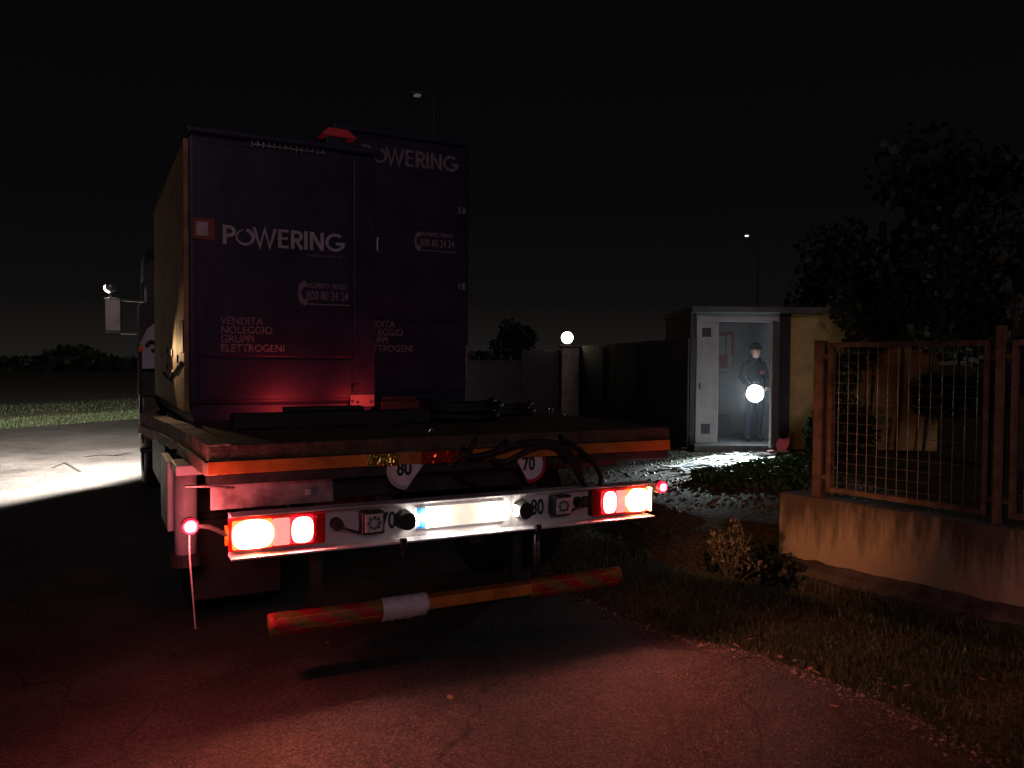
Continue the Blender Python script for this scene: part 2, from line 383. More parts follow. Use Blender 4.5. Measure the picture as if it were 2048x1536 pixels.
# deck planks
dl = [loc_of(G(*p, 1.165)) for p in [(415, 893), (390, 878), (345, 852), (310, 838), (280, 829)]]   # bent left edge
dl = [(p.x, p.y) for p in dl]; dl[0] = (0, 0)
W = 2.56; LEN = 5.9; NP = 14; pw = (W - .14) / NP
for i in range(NP):
    a = .10 + i * pw
    MB().box(a + .003, a + pw - .003, .06, LEN, 1.125 + rnd.uniform(0, .004), 1.163 + rnd.uniform(-.003, .002), .003).build('deck_plank', wood, truck)
MB().box(0, W, 0, .058, 1.098, 1.167, .004).build('rear_edge_board', wood, truck)
MB().box(.002, W - .002, .012, .11, .985, 1.096, .004).build('rear_beam', dark_steel, truck)
MB().box(0, W, -.006, .010, 1.037, 1.0945, .002).build('reflective_strip', orange, truck)
# crumpled glossy tape stuck over the strip
def crumple(t0, t1, m, name):
    mb = MB(); n = 26; rows = 4; vv = [[None] * (n + 1) for _ in range(rows + 1)]
    for j in range(rows + 1):
        for i in range(n + 1):
            vv[j][i] = mb.bm.verts.new((t0 + (t1 - t0) * i / n, -.010 - rnd.uniform(0, .010), 1.036 + .060 * j / rows))
    for j in range(rows):
        for i in range(n): mb.bm.faces.new((vv[j][i], vv[j][i + 1], vv[j + 1][i + 1], vv[j + 1][i]))
    return mb.build(name, m, truck)
crumple(.72, .88, mat('shiny_yellow_tape', (.75, .58, .16), .18, .85, .3, 30), 'crumpled_tape')
crumple(1.00, 1.24, mat('shiny_red_tape', (.75, .07, .03), .16, .7, .3, 30), 'crumpled_tape')
# bent side rails, left
def rail(z0, z1, off, th, m, name, pts):
    mb = MB()
    for (x0, y0), (x1, y1) in zip(pts, pts[1:]):
        f0, f1 = [], []
        for (x, y), f in (((x0, y0), f0), ((x1, y1), f1)):
            for dx, z in ((-off, z0), (-off, z1), (-off + th, z1), (-off + th, z0)): f.append(mb.bm.verts.new((x + dx, y, z + rnd.uniform(-.004, .004))))
        for k in range(4): mb.bm.faces.new((f0[k], f0[(k + 1) % 4], f1[(k + 1) % 4], f1[k]))
        mb.bm.faces.new(f0[::-1]); mb.bm.faces.new(f1)
    return mb.build(name, m, truck)
fine = []
for (x0, y0), (x1, y1) in zip(dl, dl[1:]):
    for k in range(3): fine.append((x0 + (x1 - x0) * k / 3, y0 + (y1 - y0) * k / 3))
fine.append(dl[-1]); fine += [(dl[-1][0] + .06, dl[-1][1] + .5), (.02, LEN)]
rail(1.100, 1.170, .004, .10, side_wood, 'side_board', fine)
for k, (a, b) in enumerate(zip(fine[::3], fine[3::3] + [fine[-1]])):
    seg = [p for p in fine if a[1] <= p[1] <= b[1] - (.05 if k else .0)]
    if len(seg) > 1: rail(1.035, 1.092, .012, .05, side_band, 'side_band', seg)
MB().box(W - .06, W + .004, .07, LEN, 1.04, 1.165, .004).build('side_board', wood, truck)
# chassis
for t in (.82, 1.66): MB().box(t, t + .09, .15, 7.6, .72, .98, .01).build('chassis_rail', dark_steel, truck)
for s in (.4, 1.9, 3.6, 5.2): MB().box(.1, W - .1, s, s + .1, .90, 1.10, .01).build('cross_member', dark_steel, truck)
MB().box(.02, .58, .075, .095, .865, .984, .004).build('rear_panel', grime_paint, truck)
MB().box(.582, 1.66, .13, .15, .87, .984, .004).build('rear_panel', dark_steel, truck)
MB().box(.58, 1.70, .45, .47, .62, .98, .004).build('inner_panel', dark_steel, truck)
# small white stickers
for px, py in ((617, 984), (543, 953)):
    p = onS(px, py, .068); MB().box(p.x - .014, p.x + .014, .066, .0738, p.z - .016, p.z + .016, .003).build('sticker', decal, truck)
# outrigger leg (left)
lg = MB().cyl((-.035, .62, 1.03), (-.035, .62, .56), .055, seg=20).build('stabiliser_leg', white_paint, truck, True)
MB().cyl((-.035, .62, .56), (-.035, .62, .50), .075, seg=20).build('foot_plate', dark_steel, lg)
MB().box(-.10, .20, .40, .70, .985, 1.033, .006).build('leg_bracket', white_paint, truck)
MB().box(-.115, -.075, .70, 1.15, .66, 1.02, .006).build('side_plate', white_paint, truck)
MB().tube([(-.09, .05, .985), (.0, .045, .98), (.12, .05, .965)], .006).build('tie_rod', steel, truck)
# mudguard and flap behind the rear wheel
mb = MB(); N = 16
for k in range(N):
    a0 = R(20 + 140 * k / N); a1 = R(20 + 140 * (k + 1) / N)
    q = []
    for a in (a0, a1):
        for t in (.03, .52): q.append((t, 1.55 + .58 * math.cos(a), .50 + .56 * math.sin(a)))
    vs_ = [mb.bm.verts.new(p) for p in (q[0], q[1], q[3], q[2])]; mb.bm.faces.new(vs_)
mg = mb.build('mudguard', black_rub, truck)
so = mg.modifiers.new('thick', 'SOLIDIFY'); so.thickness = .012
MB().box(.03, .50, .93, .945, .22, .66, .004).build('mud_flap', black_rub, truck)
# wheels
def wheel(t, s, r=.49, w=.24, dual=False):
    tyre = MB()
    for dt in ((0, .30) if dual else (0,)):
        prof = [(-w / 2, r * .62), (-w / 2 - .01, r * .86), (-w / 2 + .03, r), (w / 2 - .03, r), (w / 2 + .01, r * .86), (w / 2, r * .62)]
        rings = [[tyre.bm.verts.new((t + dt + x, s + q * math.cos(2 * math.pi * k / 36), r + .014 + q * math.sin(2 * math.pi * k / 36))) for k in range(36)] for x, q in prof]
        for A, B in zip(rings, rings[1:]):
            for k in range(36): tyre.bm.faces.new((A[k], A[(k + 1) % 36], B[(k + 1) % 36], B[k]))
    o = tyre.build('wheel', black_rub, truck, True)
    rim = MB().cyl((t - w / 2 + .03, s, r + .014), (t + w / 2 - .03 + (.3 if dual else 0), s, r + .014), r * .61, seg=28)
    rim.cyl((t - w / 2 - .02, s, r + .014), (t - w / 2 + .05, s, r + .014), r * .24, seg=16)
    rim.build('rim', steel, o)
for s in (1.55,):
    wheel(.17, s, dual=True); wheel(2.09, s, dual=True)
    MB().cyl((.3, s, .5), (2.26, s, .5), .09).build('axle', dark_steel, truck)
wheel(.20, 6.75, w=.28); wheel(2.36, 6.75, w=.28)
# bumper: a channel with both flanges proud of the lamps
MB().box(.09, 2.40, .02, .034, .669, .851, .002).build('bumper_web', white_paint, truck)
MB().box(.088, 2.402, -.062, .034, .851, .858, .002).build('bumper_flange', white_paint, truck)
MB().box(.088, 2.402, -.074, .034, .660, .669, .002).build('bumper_flange', white_paint, truck)
for t in (.80, 1.75): MB().box(t, t + .07, .036, .5, .69, .83, .006).build('bumper_bracket', dark_steel, truck)
for t in (.88, 1.63): MB().box(t - .012, t + .022, -.082, -.062, .635, .685, .005).cyl((t + .005, -.07, .64), (t + .005, -.07, .60), .012).build('lock_clip', black_rub, truck)

# tail lamps
RED_HOT = (800, 130, 112); AMB_HOT = (640, 140, 62)
brake_l = lens_mat('lit_brake_lens', (.5, .02, .02), RED_HOT, (1.9, .02, .05), 1.15, (.93, .93))
amber_l = lens_mat('lit_indicator_lens', (.6, .2, .03), AMB_HOT, (3.2, .45, .10), .9, (.93, .93), .05)
def tail_lamp(t0, t1, z0, z1, left):
    lamp = MB().box(t0, t1, -.012, .018, z0, z1, .008).build('tail_lamp', red_plastic, truck)
    w = t1 - t0
    def X(u): return t0 + w * u if left else t1 - w * u
    def lens(u0, u1, a, b, m, name, d=.020):
        x0, x1 = sorted((X(u0), X(u1)))
        return MB().box(x0, x1, -.012 - d, -.0125, z0 + (z1 - z0) * a, z0 + (z1 - z0) * b, .009).build(name, m, lamp)
    lens(.03, .43, .08, .94, amber_l, 'indicator_lens', .026)
    lens(.435, .615, .09, .92, mat('glowing_clear_plastic', (.60, .55, .58), .15, 0, .3, 60, .5, 120, spec=.7, emit=(1, .30, .26), estr=1.1), 'reversing_lens')  # unlit lens; light from its neighbours is put in as pink glow
    lens(.62, .86, .10, .94, brake_l, 'brake_lens', .024)
    lens(.875, .985, .36, .92, red_plastic, 'side_reflector', .014)
    x = X(.93); zc = z0 + (z1 - z0) * .22
    MB().cyl((x, -.0125, zc), (x, -.026, zc), .022, seg=20).build('round_reflector', red_plastic, lamp)
    if left: MB().box(t0 - .014, t0 - .0005, -.010, .016, z0 + .03, z1 - .03, .004).build('end_reflector', amber_plastic, lamp)
    return lamp
tail_lamp(.085, .52, .685, .836, True)
rl_ = tail_lamp(2.02, 2.395, .682, .834, False)
# wrap-round end of the right indicator, lit too
MB().box(2.3955, 2.4085, -.034, .014, .690, .826, .003).build('side_indicator_lens', emis('side_indicator_glow', (1, .33, .11), 20), rl_)
light('side_indicator_beam', 'SPOT', (2.425, -.012, .76), 92, (1, .36, .14), rl_, (4.3, 1.05, .62), .03, 64, .9)
# marker lamps on rubber stalks
mk_mats = [lens_mat('lit_marker_lens', (.5, .02, .03), (240, 9, 14), (1.5, .008, .06), 1.0, (.98, .98), .34), lens_mat('lit_marker_lens_right', (.5, .02, .03), (240, 9, 14), (1.5, .008, .06), 1.0, (.98, .98), .34)]
for (t, z), base in (((-.075, .818), (.085, .760)), ((2.492, .820), (2.40, .828))):
    b = Vector((base[0], -.0, base[1])); e_ = Vector((t, -.012, z)); stem = MB().tube([b, (b + e_) / 2 + Vector((0, 0, .018)), e_], .011).build('marker_stalk', black_rub, truck, True)
    MB().cyl((t, .020, z), (t, -.012, z), .037, seg=20).build('marker_housing', black_rub, stem)
    MB().cyl((t, -.0122, z), (t, -.034, z), .036, .031, seg=28).build('marker_lens', mk_mats[0 if t < 1 else 1], stem)
    light('marker_glow', 'POINT', (t, -.045, z), 20 if t < 1 else 2.5, (1, .15, .15), stem, None, .07)
# number plate, blank: its characters are blotted out in the photo
pl = MB().box(.975, 1.485, .004, .012, .705, .815, .003).build('number_plate', plate_white, truck)
MB().box(.979, 1.025, .0005, .0035, .709, .811, .001).build('blue_band', plate_blue, pl)
MB().box(1.440, 1.481, .0005, .0035, .709, .811, .001).build('end_band', plate_white, pl)
# plate lamps: black round housings, light comes out of their inner side
for t, sgn in ((.915, 1), (1.575, -1)):
    hsg = MB().cyl((t, .019, .76), (t, -.055, .76), .050, .043, seg=28).build('plate_lamp', black_rub, truck)
    MB().box(*sorted((t + sgn * .0515, t + sgn * .056)), -.052, -.010, .735, .790, .001).build('plate_lamp_window', emis('plate_lamp_glow_%d' % sgn, (1, .90, .72), 60), hsg)
    light('plate_light', 'SPOT', (t + sgn * .065, -.034, .765), 9, (1, .86, .66), hsg, (t + sgn * .42, .03, .765), .012, 120, .5)
# square work lights with cable and plug
for t, z, pt in ((.742, .765, .575), (1.800, .765, 1.935)):
    wl_ = MB().box(t - .056, t + .056, -.055, .018, z - .052, z + .060, .012).build('work_light', black_rub, truck)
    MB().box(t - .044, t + .044, -.0595, -.0555, z - .040, z + .048, .002).build('light_lens', clear_plastic, wl_)
    for a in range(8):
        MB().cyl((t + .026 * math.cos(a * math.pi / 4), -.060, z + .004 + .026 * math.sin(a * math.pi / 4)), (t + .026 * math.cos(a * math.pi / 4), -.0635, z + .004 + .026 * math.sin(a * math.pi / 4)), .0085, seg=10).build('light_diode', steel, wl_)
    pg = MB().cyl((pt, .019, .770), (pt, -.040, .770), .030, .026, seg=18).build('cable_plug', black_rub, truck)
    sg = 1 if pt < t else -1
    MB().tube([(pt, -.03, .762), (pt + sg * .04, -.04, .748), (pt + sg * .09, -.03, .728), (t - sg * .04, -.02, z - .045)], .006).build('lead', black_rub, pg)
MB().box(2.005, 2.018, -.004, .019, .69, .83, .003).box(1.965, 2.003, .002, .019, .735, .80, .004).build('cable_block', black_rub, truck)
# painted speed numbers
text('speed_number', '70', .115, black_ink, truck, (.795, .0185, .722), (R(90), 0, 0), .003, sx_=.72)
text('speed_number', '80', .115, black_ink, truck, (1.638, .0185, .722), (R(90), 0, 0), .003, sx_=.72)
# two speed discs, each with one side cut away
def disc(px, py, r, num, cut, tilt):
    c = onS(px, py, -.012); c.z += .01
    def outline(rr, k):
        pts = []
        for i in range(48):
            a = 2 * math.pi * i / 48; x, z = rr * math.cos(a), rr * math.sin(a)
            lim = k
            if cut > 0 and x * .80 - z * .60 > lim: continue
            if cut < 0 and -x * .86 - z * .50 > lim: continue
            pts.append((x, z))
        return pts
    f = lambda dy: (lambda u, v, w: (c.x + u * math.cos(tilt) - v * math.sin(tilt) * 0, c.y + .020 + dy + w, c.z + v))
    d = MB().prism(outline(r, r * .62), f(0), .002).build('speed_disc', red_disc if cut < 0 else white_paint, truck)
    MB().prism(outline(r * .80, r * .60), f(-.0015), .0013).build('disc_face', white_disc, d)
    text('disc_number', num, r * 1.0, black_ink, d, (c.x - r * .50, c.y + .0170, c.z - r * .26), (R(90), 0, 0), .003, sx_=.78)
    return d
disc(815, 944, .100, '80', 1, 0); disc(1064, 934, .098, '70', -1, 0)
# under-run bar with its striped sleeves
zb = .315; sb = .0
def barx(t): return zb - .012 * (t - 1.3)
MB().box(.30, 2.22, sb + .02, sb + .10, zb - .03, zb + .03, .006).build('under_run_bar', orange, truck)
def sleeve(t0, t1, r, m0, name, stripes, m1=None, ragged=True):
    seg, n = 18, 22; mb = MB(); rings = []
    for i in range(n + 1):
        t = t0 + (t1 - t0) * i / n; ring = []
        for k in range(seg):
            a = 2 * math.pi * k / seg + .2
            rr = r + rnd.uniform(-.002, .002)
            dz = -(.010 + rnd.uniform(0, .012)) if ragged and math.sin(a) < -.8 else 0
            ring.append(mb.bm.verts.new((t + rnd.uniform(-.002, .002), sb + .06 + rr * 1.02 * math.cos(a), zb + rr * math.sin(a) + dz)))
        rings.append(ring)
    for i, (A, B) in enumerate(zip(rings, rings[1:])):
        for k in range(seg):
            fc = mb.bm.faces.new((A[k], A[(k + 1) % seg], B[(k + 1) % seg], B[k]))
            a = 2 * math.pi * k / seg + .2
            if stripes and ((i / n * stripes + math.sin(a) * .42) % 1.0) < .5: fc.material_index = 1
    mb.bm.faces.new(rings[0][::-1]); mb.bm.faces.new(rings[-1])
    o = mb.build(name, m0, truck, True)
    if m1: o.data.materials.append(m1)
    return o
sleeve(.27, .815, .046, yellow_ol, 'striped_sleeve', 2.6, red_refl)
sleeve(.815, 1.055, .050, pale_sleeve, 'pale_sleeve', 0, None, True)
sleeve(1.655, 2.245, .046, yellow_ol, 'striped_sleeve', 2.7, red_refl)
for t in (.50, 1.62): MB().box(t, t + .055, .18, .24, .30, .72, .006).build('bar_support', dark_steel, truck)
MB().cyl((1.71, .10, .33), (1.71, .10, .70), .016, seg=14).cyl((1.74, .11, .33), (1.74, .11, .70), .010, seg=10).build('support_rod', steel, truck, True)
# hanging pale cord at the left rear corner
p0 = onS(379, 1108, .02); p1 = onS(383, 1160, .02); p2 = onS(391, 1258, .02)
MB().tube([p0 + Vector((0, .0, .09)), p0, p1, p2], .0035, 6).build('hanging_cord', decal, truck)
# cab
cs = [(6.0, .62), (6.0, 2.62), (6.25, 2.80), (7.25, 2.78), (7.75, 1.75), (7.92, 1.55), (7.95, .50), (7.35, .48), (7.25, .85), (6.95, 1.12), (6.55, 1.12), (6.25, .85), (6.15, .62)]
cab = MB().prism(cs, lambda u, v, w: (.07 + w, u, v), 2.42)
bmesh.ops.bevel(cab.bm, geom=cab.bm.edges[:], offset=.03, segments=2, affect='EDGES')
cab = cab.build('cab', cab_mat, truck)
MB().box(.55, 2.0, 5.985, 5.998, 1.75, 2.45, .02).build('rear_window', glass_dark, cab)
MB().prism([(6.45, 1.65), (6.45, 2.45), (7.15, 2.45), (7.55, 1.75), (7.5, 1.65)], lambda u, v, w: (.064 + w, u, v), .004).build('side_window', glass_dark, cab)
MB().box(.050, .066, 6.52, 6.66, 1.45, 1.49, .004).build('door_handle', black_rub, cab)
for z in (.70, 1.0): MB().box(.0, .30, 6.0, 6.22, z - .2, z - .16, .005).build('cab_step', dark_steel, cab)
# mirror on two arms, with an added lamp above it to light the road
mi = MB().box(-.345, -.155, 6.93, 7.02, 1.86, 2.27, .02).build('wing_mirror', black_rub, truck)
MB().box(-.330, -.170, 6.918, 6.928, 1.88, 2.25, .006).build('mirror_glass', mirror_m, mi).rotation_euler = (0, 0, 0)
MB().tube([(.08, 7.0, 2.24), (-.16, 6.98, 2.25)], .012, smooth=False).tube([(.08, 7.0, 1.85), (-.16, 6.98, 1.85)], .012, smooth=False).build('mirror_arm', steel, mi)
wlp = MB().sphere((-.27, 6.97, 2.40), .062, 16, (1, .8, 1)).cyl((-.27, 6.97, 2.27), (-.27, 6.97, 2.35), .012).build('added_mirror_lamp', steel, truck, True)
MB().cyl((-.285, 7.02, 2.395), (-.300, 7.045, 2.38), .052, .05, seg=20).build('added_lamp_lens', emis('added_lamp_glow', (1, .93, .78), 40), wlp)
a_ = Vector((-.285, 7.06, 2.37)); n_ = Vector((-.787, .617, -.19)).normalized()
light('added_road_beam', 'SPOT', a_, 7200, (1, .93, .80), wlp, a_ + n_, .12, 164, .2)
# curved white plate with a hook, between cab and generator (crane base)
c0 = [(0, 0), (.02, .30), (.10, .46), (.24, .56), (.27, .54), (.27, 0)]
ck = MB().prism(c0, lambda u, v, w: (-.06 + u * .75, 4.9 + w, 1.45 + v * .85), .03).build('crane_plate', white_paint, truck)
MB().tube([(.0, 4.88, 1.67), (.05, 4.87, 1.72), (.10, 4.88, 1.66), (.05, 4.88, 1.62)], .016).build('crane_hook', dark_steel, ck)
MB().box(-.05, .42, 5.0, 5.5, 1.17, 2.1, .02).build('crane_base', cab_mat, truck)
MB().cyl((.3, 5.25, 2.1), (.3, 5.25, 2.9), .14, .12, seg=20).build('crane_column', cab_mat, truck)
# exhaust stack / air intake against the cab and tool box under the deck
MB().box(.05, .55, 3.2, 4.8, .45, .98, .02).build('tool_box', dark_steel, truck)
# added amber lamp, put here to throw the warm light on the locker wall
sm = MB().box(-.16, -.14, 2.56, 2.64, 1.60, 1.64, .004).cyl((-.15, 2.60, 1.05), (-.15, 2.60, 1.60), .010).build('added_amber_lamp', black_rub, truck)
MB().box(-.165, -.135, 2.538, 2.558, 1.598, 1.642, .004).build('marker_lens', amber_plastic, sm)
light('added_amber_light', 'SPOT', (-.15, 2.50, 1.62), 9, (1, .62, .30), sm, (.05, 1.75, 1.54), .02, 70, .6)
# head lamps, on the far side of the cab
for t in (.30, 2.26):
    hl = MB().box(t - .14, t + .14, 7.94, 7.985, .70, .90, .02).build('head_lamp', emis('head_lamp_glow_%d' % int(t * 100), (1, .92, .78), 30), truck)
    light('head_lamp_beam', 'SPOT', (t, 8.0, .80), 900, (1, .92, .78), hl, (t - 2.0, 20, .0), .06, 110, .7)

# ------------------------------------------------------------------ generators on the deck
def ribbon(mb, pts, w, f, closed=False):
    """flat stroke of width w through 2-D points"""
    P = [Vector((a, b)) for a, b in pts]; L, Rr = [], []; n = len(P)
    for i, p in enumerate(P):
        if closed: a, b = P[i - 1], P[(i + 1) % n]
        else: a, b = P[max(i - 1, 0)], P[min(i + 1, n - 1)]
        d1 = (p - a).normalized() if (p - a).length > 0 else (b - p).normalized(); d2 = (b - p).normalized() if (b - p).length > 0 else d1
        nn = Vector((-(d1.y + d2.y), d1.x + d2.x)); k = nn.length
        nn = nn.normalized() / max(.45, k / 2)
        ww = w[i] if isinstance(w, list) else w
        L.append(mb.bm.verts.new(f(*(p + nn * ww / 2)))); Rr.append(mb.bm.verts.new(f(*(p - nn * ww / 2))))
    for i in range(n if closed else n - 1):
        j = (i + 1) % n; mb.bm.faces.new((L[i], L[j], Rr[j], Rr[i]))
def logo(parent, t0, t1, s, z0, z1, m, name='logo_lettering'):
    hgt = z1 - z0; w = .17
    arc = lambda cx, cy, r, a0, a1, n=14: [(cx + r * math.cos(R(a0 + (a1 - a0) * k / n)), cy + r * math.sin(R(a0 + (a1 - a0) * k / n))) for k in range(n + 1)]
    L = []   # strokes in units of cap height
    x = 0
    L.append(([(x + .085, 0), (x + .085, 1)], w)); L.append(([(x + .085, .915)] + arc(x + .28, .69, .225, 90, -90) + [(x + .085, .465)], w)); x += .62
    ring = arc(x + .38, .44, .38, 100, 440, 30); L.append((ring, [.06 + .13 * (k / 30) for k in range(31)])); x += .80
    L.append(([(x + .0, 1), (x + .27, .0), (x + .50, .92), (x + .73, .0), (x + 1.0, 1)], .16)); x += 1.12
    L += [([(x + .085, 0), (x + .085, 1)], w), ([(x + .05, .925), (x + .50, .925)], .15), ([(x + .05, .52), (x + .46, .52)], .14), ([(x + .05, .075), (x + .50, .075)], .15)]; x += .62
    L.append(([(x + .085, 0), (x + .085, 1)], w)); L.append(([(x + .085, .915)] + arc(x + .28, .70, .215, 90, -90) + [(x + .085, .485)], w)); L.append(([(x + .26, .48), (x + .52, 0)], w)); x += .64
    L.append(([(x + .085, 0), (x + .085, 1)], w)); x += .28
    L += [([(x + .085, 0), (x + .085, 1)], w), ([(x + .10, .97), (x + .60, .03)], w), ([(x + .615, 0), (x + .615, 1)], w)]; x += .80
    L.append((arc(x + .47, .5, .42, 50, 352, 24) + [(x + .50, .44)], .16)); x += .92
    k = (t1 - t0) / x; mb = MB()
    for i, (pts, ww) in enumerate(L): ribbon(mb, pts, ww, lambda u, v, i=i: (t0 + u * k, s - .0005 * (i % 7), z0 + v * hgt))
    return mb.build(name, m, parent)
def phone_mark(parent, t0, z0, k, s, m):
    mb = MB(); ribbon(mb, [(t0 + .05 * k, z0 + .15 * k), (t0 + .012 * k, z0 + .13 * k), (t0, z0 + .085 * k), (t0 + .012 * k, z0 + .03 * k), (t0 + .05 * k, z0 + .012 * k)], [.05 * k, .03 * k, .022 * k, .03 * k, .05 * k], lambda u, v: (u, s, v))
    mb.build('phone_mark', m, parent)
def generator(t0, t1, s0, s1, ztop, label):
    o = thing('generator', label, 'generator', TW(t0, s0, 1.165), YAW); w = t1 - t0; d = s1 - s0; h = ztop - 1.165
    MB().box(.02, w - .02, .03, d, 0, .10, .006).build('base_skid', navy_dark, o)
    MB().box(0, w, .012, d, .10, h - .05, .02).build('housing', navy, o)
    MB().box(-.012, w + .012, .0, d + .02, h - .048, h, .015).build('roof', navy_dark, o)
    return o, w, d, h
g1, w1, d1, h1 = generator(.07, 1.235, 1.45, 4.3, 2.96, 'navy blue generator with large white lettering and a tan left side')
def z1_(z): return z - 1.165
MB().box(.05, 1.00, .0, .011, .40, 1.70, .006).build('door_panel', navy, g1)
MB().box(.05, 1.00, .0, .011, .13, .385, .006).build('lower_panel', navy, g1)
MB().box(1.012, 1.158, .001, .011, .13, 1.70, .005).build('corner_panel', navy, g1)
logo(g1, .19, .945, -.0015, z1_(2.255), z1_(2.372), decal)
text('small_lettering', 'Generatori & Servizi', .028, decal_dim, g1, (.70, -.001, z1_(2.215)), (R(90), 0, 0))
phone_mark(g1, .655, z1_(1.905), .9, -.0015, decal_dim)
text('phone_lettering', 'NUMERO VERDE', .046, decal_dim, g1, (.70, -.001, z1_(2.012)), (R(90), 0, 0), .0008, sx_=.78)
text('phone_lettering', '800 80 24 24', .080, decal_dim, g1, (.70, -.001, z1_(1.938)), (R(90), 0, 0), .001, sx_=.64)
MB().box(.66, .99, -.0012, -.0004, z1_(1.905), z1_(1.912)).build('underline', decal_dim, g1)
text('trade_lettering', 'VENDITA\nNOLEGGIO\nGRUPPI\nELETTROGENI', .066, decal_dim, g1, (.175, -.001, z1_(1.765)), (R(90), 0, 0), .0004, sx_=.92)
wp = MB().box(.018, .145, -.004, .0105, z1_(2.275), z1_(2.405), .004).build('warning_plate', mat('orange_plate', (.24, .06, .03), .5), g1)
MB().box(.038, .105, -.0062, -.0042, z1_(2.295), z1_(2.38), .001).build('plate_symbol', decal, wp)
MB().cyl((1.165, -.02, z1_(2.36)), (1.165, -.02, z1_(2.28)), .010).box(1.150, 1.18, -.022, .011, z1_(2.36), z1_(2.37)).box(1.150, 1.18, -.022, .011, z1_(2.27), z1_(2.28)).build('door_handle', steel, g1)
bk = MB().box(.985, 1.150, -.010, .0008, .075, .155, .003).build('corner_bracket', mat('pinkish_steel', (.24, .20, .21), .5, .2), g1)
for x, z in ((1.0, .11), (1.035, .105), (1.128, .105)): MB().cyl((x, -.010, z), (x, -.018, z), .010, seg=10).build('bolt', dark_steel, bk)
MB().cyl((1.03, .0, .195), (1.03, -.014, .195), .030, seg=20).build('round_port', black_rub, g1)
# louvre row under the roof and a cap with red light painted in above
mb = MB()
for k in range(14): mb.box(.36 + k * .034, .366 + k * .034, -.010, .011, 1.702, 1.74)
mb.box(.36, .82, -.010, .0, 1.715, 1.721); mb.build('louvre_comb', steel, g1)
rc = MB().prism([(.0, 0), (.05, .05), (.18, .05), (.24, 0)], lambda u, v, w: (.82 + u, .10 + w, h1 + .075 + v), .12).build('red_lit_cap', mat('painted_red_light', (.5, .03, .04), .35, emit=(1, .05, .09), estr=.03), g1)  # no lamp: red light falling on the cap is painted as colour and glow
MB().box(.86, 1.0, .12, .20, h1 + .0005, h1 + .0745, .005).build('cap_stand', navy_dark, g1)
# tan weathered sheets on its left side, with their hatch and clamp marks
ty = [.03, .52, 1.02, 1.55, 2.1, 2.78]
for k, (a, b) in enumerate(zip(ty, ty[1:])):
    MB().box(-.030, -.001, a + .006, b - .006, .06, h1 - .08, .004).build('side_sheet', tan, g1)
MB().box(-.036, -.0305, .05, .30, .42, .62, .003).build('side_hatch', black_rub, g1)
for (a, z) in ((.42, .36), (.80, .40), (1.25, .42), (1.25, .30), (.92, .22)): MB().box(-.040, -.0305, a, a + .07, z, z + .05, .004).build('clamp', dark_steel, g1)
MB().tube([(-.040, .12, .36), (-.045, .5, .30), (-.045, .62, .30), (-.04, 1.0, .24), (-.045, 1.5, .27)], .011).build('strap', black_rub, g1)

g2, w2, d2, h2 = generator(1.265, 2.45, 2.62, 5.4, 3.44, 'taller navy blue generator standing further forward on the deck, right of the other')
MB().box(.05, 1.13, .0, .011, .72, 2.2, .006).build('door_panel', navy, g2)
MB().box(.05, 1.13, .0, .011, .13, .705, .006).build('lower_panel', navy, g2)
logo(g2, .225, 1.07, -.0015, z1_(3.165), z1_(3.30), decal_dim)
phone_mark(g2, .685, z1_(2.48), .9, -.0015, decal_dim)
text('phone_lettering', 'NUMERO VERDE', .050, decal_dim, g2, (.73, -.001, z1_(2.60)), (R(90), 0, 0), .0008, sx_=.80)
text('phone_lettering', '800 80 24 24', .088, decal_dim, g2, (.73, -.001, z1_(2.515)), (R(90), 0, 0), .001, sx_=.66)
MB().box(.69, 1.06, -.0012, -.0004, z1_(2.475), z1_(2.482)).build('underline', decal_dim, g2)
text('trade_lettering', 'VENDITA\nNOLEGGIO\nGRUPPI\nELETTROGENI', .078, decal_dim, g2, (.21, -.001, z1_(1.82)), (R(90), 0, 0), .0004, sx_=.92)
for z in (2.84, 2.19):
    MB().box(1.075, 1.09, -.016, .0, z1_(z - .03), z1_(z + .03)).box(1.11, 1.14, -.012, .011, z1_(z - .03), z1_(z + .03)).build('hinge', decal_dim, g2)
MB().box(1.157, 1.175, .0, .0115, .05, .52, .002).build('edge_trim', steel, g2)

# ------------------------------------------------------------------ loose things on the deck
def deckpt(t, s, z=0): return TW(t, s, 1.166 + z)
wl1 = thing('added_red_light_bar', 'low red light bar added behind the black batten to redden the generators', 'lamp', deckpt(.86, 1.02), YAW)
MB().box(-.30, .30, -.03, .03, 0, .05, .008).build('lamp_body', black_rub, wl1)  # added light source, hidden behind the batten, to redden the generators
for x in (-.2, 0, .2): MB().box(x - .085, x + .085, .0305, .046, .006, .046, .006).build('lamp_lens', emis('added_red_glow', (1, .04, .035), 7), wl1)
for x, a in ((-.2, -.1), (.26, .35)): light('added_red_beam', 'SPOT', (x, .06, .055), 6.0, (1, .05, .045), wl1, (x + a, 1, .32), .04, 120, 1)
def coil(t, s, r, n, tr, label):
    mb = MB(); pts = []
    for k in range(n * 14 + 1):
        a = 2 * math.pi * k / 14; q = r * (1 + .12 * math.sin(a * .37 + r * 30)); pts.append(TW(t + q * math.cos(a), s + q * .8 * math.sin(a), 1.166 + tr + (k / 14) * tr * 1.3 + .01 * math.sin(a * 2.1)))
    return tag(mb.tube(pts, tr, 7, False).build('hose_coil', black_rub, None, True), label, 'hose')
coil(1.62, .92, .24, 4, .020, 'coil of black hose on the deck in front of the taller generator')
coil(2.12, 1.3, .20, 3, .016, 'smaller coil of black cable near the deck\'s right edge')
tag(MB().box(-.58, .58, -.06, .06, 0, .085, .01).box(-.30, .16, -.05, .04, .086, .115, .012).build('timber_batten', black_rub), 'black timber batten lying on the deck before the lettered generator', 'timber')  # black so it stays a silhouette; also hides the added light bar
